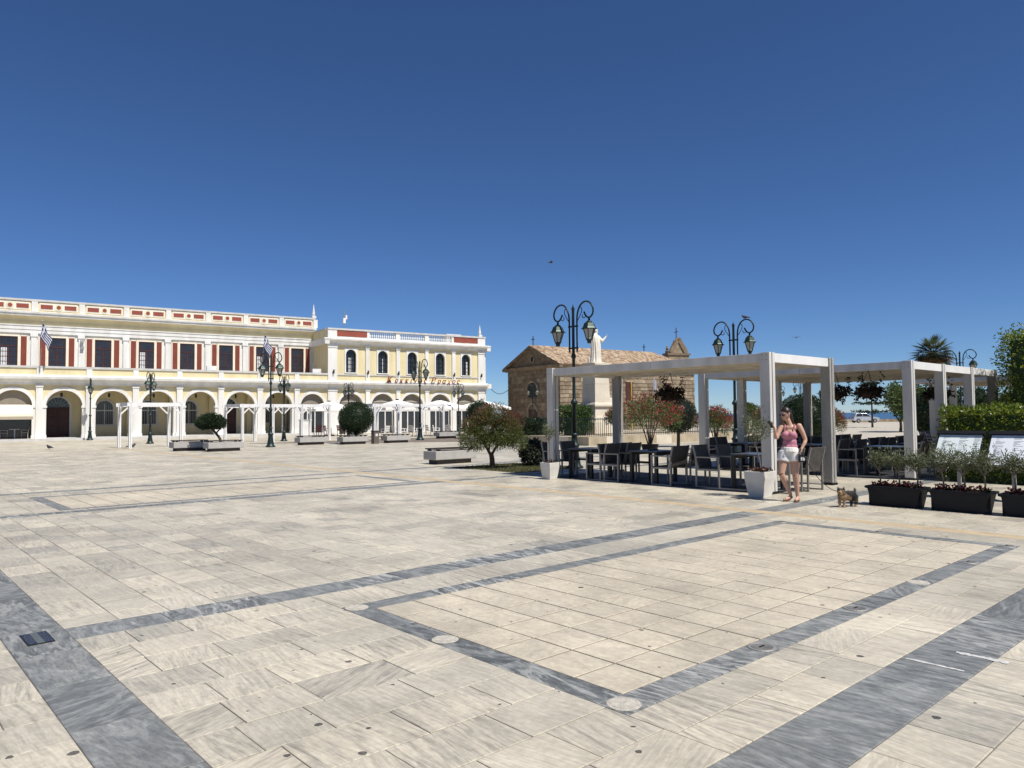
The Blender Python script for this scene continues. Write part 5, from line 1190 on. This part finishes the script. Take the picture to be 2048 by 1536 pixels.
def hand(w_, d, side, curl):                         # palm, four fingers of different length and a thumb
    w_ = Vector(w_); d = Vector(d).normalized(); s_ = Vector(side).normalized(); n_ = d.cross(s_).normalized()
    for k in range(4): mb.tube([w_+s_*(.012*(k-1.5)), w_+d*.075+s_*(.017*(k-1.5))],[.016,.013],8)
    for k,L in enumerate((.060,.072,.066,.050)):
        b = w_+d*.07+s_*(.018*(k-1.5)); c = b+d*L*.5+n_*curl*L*.3; e = c+d*L*.35+n_*curl*L*.6; mb.tube([b,c,e],[.0088,.008,.0065],7)
    b = w_+d*.025-s_*.024; mb.tube([b,b+d*.028-s_*.022+n_*curl*.01,b+d*.058-s_*.018+n_*curl*.025],[.0105,.0095,.0075],7)
hand(LA[2],(-.25,-.25,-.95),(.2,-.9,.2),.9); hand(LB[2],(-.45,-.25,.75),(.5,-.8,.05),.8)
fuse(mb,'body',SKIN,wo,.0065,3)
tp = MB().ell((-.085,0,.985),(.145,.108,.09)).ell((-.08,0,1.06),(.128,.096,.12)).ell((-.08,0,1.19),(.142,.105,.11))
for s in (-.055,.055): tp.ell((-.10+s,-.08,1.21),(.062,.056,.06))
top_ = fuse(tp,'tank_top',PINK,wo,.008,4)
for a,b,c in (((-.165,-.10,1.25),(-.155,-.062,1.37),(-.14,.03,1.385)),((-.025,-.095,1.25),(.01,-.055,1.375),(.0,.03,1.385))): MB().tube(arc_pts([a,b,c,(c[0],.085,1.27)]),.011,6).build('strap', PINK, top_)
sh = MB().ell((-.09,0,.905),(.175,.132,.10)).tube([(-.165,0,.90),(-.20,-.03,.725)],[.115,.112],14).tube([(-.02,0,.90),(-.005,-.015,.725)],[.115,.112],14).tube([(-.088,0,.90),(-.085,0,.985)],[.15,.135],16)
sh_ = fuse(sh,'shorts',SHORT,wo,.009,3); MB().tube(arc_pts([(-.125,-.145,.965),(-.14,-.15,.93),(-.12,-.15,.90)]),.006,5).build('drawstring', SHORT, sh_)
hr = MB().ell(tuple(H+f*-.022+up_*.022),(.092,.092,.105),14,10).tube([hp(-.07,0,.06),hp(-.115,.0,.0),(-.035,.045,1.47),(-.015,.05,1.36)],[.045,.042,.035,.012],9)
fuse(hr,'hair',HAIR,wo,.009,3)
sgl = MB()
for s in (-1,1): sgl.ell(hp(.082,s*.034,.012),(.026,.024,.023),10,7)
sg2 = sgl.build('sunglasses', BLACK, wo, True)
for s in (-1,1): MB().tube([hp(.075,s*.058,.016),hp(.0,s*.086,.012)],.004,5).build('temple', BLACK, sg2)
ph = Matrix.Translation((-.395,-.262,1.40)) @ Matrix.Rotation(R(-30),4,'Y') @ Matrix.Rotation(R(40),4,'Z'); tag(MB().box(-.006,.006,-.036,.036,-.07,.075,m=wo.matrix_basis @ ph).build('phone', BLACK), 'black phone held up in the raised hand of the woman','phone')
for pts,lab in (([(-.07,.085,.075),(-.125,.02,.032),(-.225,-.075,.008)],'l'),([(.04,.05,.03),(.015,-.06,.012),(-.02,-.175,.010)],'r')):
    a,b,c = [Vector(p) for p in pts]; d = (c-a).normalized(); s_ = d.cross(Vector((0,0,1))).normalized(); P = [a-s_*.028,a+s_*.028,b+s_*.04,c+s_*.03,c-s_*.03,b-s_*.04]
    so = MB(); so.add([tuple(p) for p in P]+[tuple(p-Vector((0,0,.010))) for p in P],[(0,1,2,5),(5,2,3,4),(6,11,8,7),(11,10,9,8)]+[(i,6+i,6+(i+1)%6,(i+1)%6) for i in range(6)]); sl_ = so.build('sandal', LEATH, wo); MB().tube(arc_pts([tuple(b-s_*.038),tuple(b+Vector((0,0,.05))),tuple(b+s_*.038)]),.009,6).build('sandal_strap', LEATH, sl_)
wm = Matrix.Translation((5.12,13.56,0)) @ Matrix.Rotation(R(-20.7),4,'Z')
bgt = thing('handbag','small black and white pouch hanging from the hand of the woman','bag',tuple(wm @ Vector((.115,-.12,.72)))); MB().box(-.055,.055,-.03,.03,0,.14,.01,.0).build('pouch', BLACK, bgt, bevel=.012); MB().box(-.03,.04,-.034,-.028,.03,.09).build('patch', FLWH, bgt); MB().tube(arc_pts([(-.04,0,.13),(-.03,0,.2),(.0,0,.23),(.03,0,.2),(.04,0,.13)]),.007,5).build('strap', BLACK, bgt)

# ------------------------------------------------------------------ dog
dg_ = thing('dog','small tan and black terrier standing on the paving on a lead','dog',(5.65,12.72,0),R(-24))
mb = MB(); mb.tube([(-.055,-.06,.20),(.0,.0,.195),(.06,.07,.195),(.11,.13,.20)],[.066,.074,.07,.062],12).ell((-.06,-.07,.20),(.062,.06,.07)).ell((.11,.135,.195),(.06,.06,.065))
mb.tube([(-.06,-.07,.22),(-.07,-.10,.265)],[.052,.05],10).ell((-.072,-.115,.275),(.056,.052,.05)).ell((-.082,-.165,.255),(.030,.036,.026)).ell((-.086,-.195,.262),(.011,.011,.009))
for s in (-1,1): mb.tube([(-.072+s*.036,-.105,.305),(-.072+s*.05,-.10,.345)],[.022,.005],7)
for x,y in ((-.095,-.075),(-.025,-.065)): mb.tube([(x,y,.18),(x-.004,y,.10),(x,y-.006,.02)],[.030,.018,.015],8).ell((x,y-.018,.014),(.022,.03,.015))
for x,y in ((.075,.13),(.145,.12)): mb.tube([(x,y-.01,.19),(x+.004,y-.035,.125),(x+.012,y+.03,.085),(x+.006,y+.02,.015)],[.045,.034,.022,.017],8).ell((x+.004,y+.002,.013),(.02,.028,.014))
mb.tube([(.125,.175,.225),(.145,.205,.275),(.14,.20,.31)],[.018,.015,.008],6)
dgm = bpy.data.materials.new('terrier_coat'); dgm.use_nodes = True; n_ = dgm.node_tree.nodes; l_ = dgm.node_tree.links
tc = n_.new('ShaderNodeTexCoord'); sp = n_.new('ShaderNodeSeparateXYZ'); l_.new(tc.outputs['Object'],sp.inputs[0]); ma = n_.new('ShaderNodeMath'); ma.operation = 'MULTIPLY_ADD'; l_.new(sp.outputs[1],ma.inputs[0]); ma.inputs[1].default_value = .9; l_.new(sp.outputs[2],ma.inputs[2])
nz = n_.new('ShaderNodeTexNoise'); nz.inputs['Scale'].default_value = 40; l_.new(tc.outputs['Object'],nz.inputs[0]); m2 = n_.new('ShaderNodeMath'); m2.operation = 'MULTIPLY_ADD'; l_.new(nz.outputs[0],m2.inputs[0]); m2.inputs[1].default_value = .05; l_.new(ma.outputs[0],m2.inputs[2])
rp = n_.new('ShaderNodeValToRGB'); e = rp.color_ramp.elements; e[0].position = .165; e[0].color = (.34,.23,.13,1); e[1].position = .195; e[1].color = (.022,.02,.02,1); l_.new(m2.outputs[0],rp.inputs[0]); l_.new(rp.outputs[0],n_['Principled BSDF'].inputs['Base Color']); n_['Principled BSDF'].inputs['Roughness'].default_value = .8
body = fuse(mb,'body',dgm,dg_,.007,2)
me = body.data; cs = np.zeros(len(me.polygons)*3,dtype=np.float32); ns = cs.copy(); me.polygons.foreach_get('center',cs); me.polygons.foreach_get('normal',ns); cs = cs.reshape(-1,3); ns = ns.reshape(-1,3)
ids = rng.choice(len(cs), min(len(cs),6000), replace=False); fu = MB(); scatter(fu,cs[ids]-ns[ids]*.002,ns[ids]*.6+np.array([.1,.1,-.9]),(.03),.0035,.45); fu.rnd = []; fu.build('coat', dgm, dg_)
for s in (-1,1): MB().ell((-.078+s*.022,-.158,.285),(.007,.007,.007),8,6).build('eye', BLACK, dg_, True)
MB().ell((-.087,-.205,.264),(.011,.008,.008),8,6).build('nose', BLACK, dg_, True); MB().tube([(-.062+.058*math.cos(a*.524),-.08+.05*math.sin(a*.524),.225+.008*math.sin(a*.524)) for a in range(12)],.008,6,closed=True).build('collar', BLACK, dg_)
a_ = wm @ Vector((.10,-.12,.915)); dm = Matrix.Translation((5.65,12.72,0)) @ Matrix.Rotation(R(-24),4,'Z'); b_ = dm @ Vector((-.03,-.03,.25))
tag(MB().tube(arc_pts([tuple(a_),tuple(a_.lerp(b_,.35)-Vector((0,0,.17))),tuple(a_.lerp(b_,.7)-Vector((0,0,.16))),tuple(b_)]),.006,5).build('dog_lead', BLACK), 'thin black lead running from the woman to the dog','dog lead')
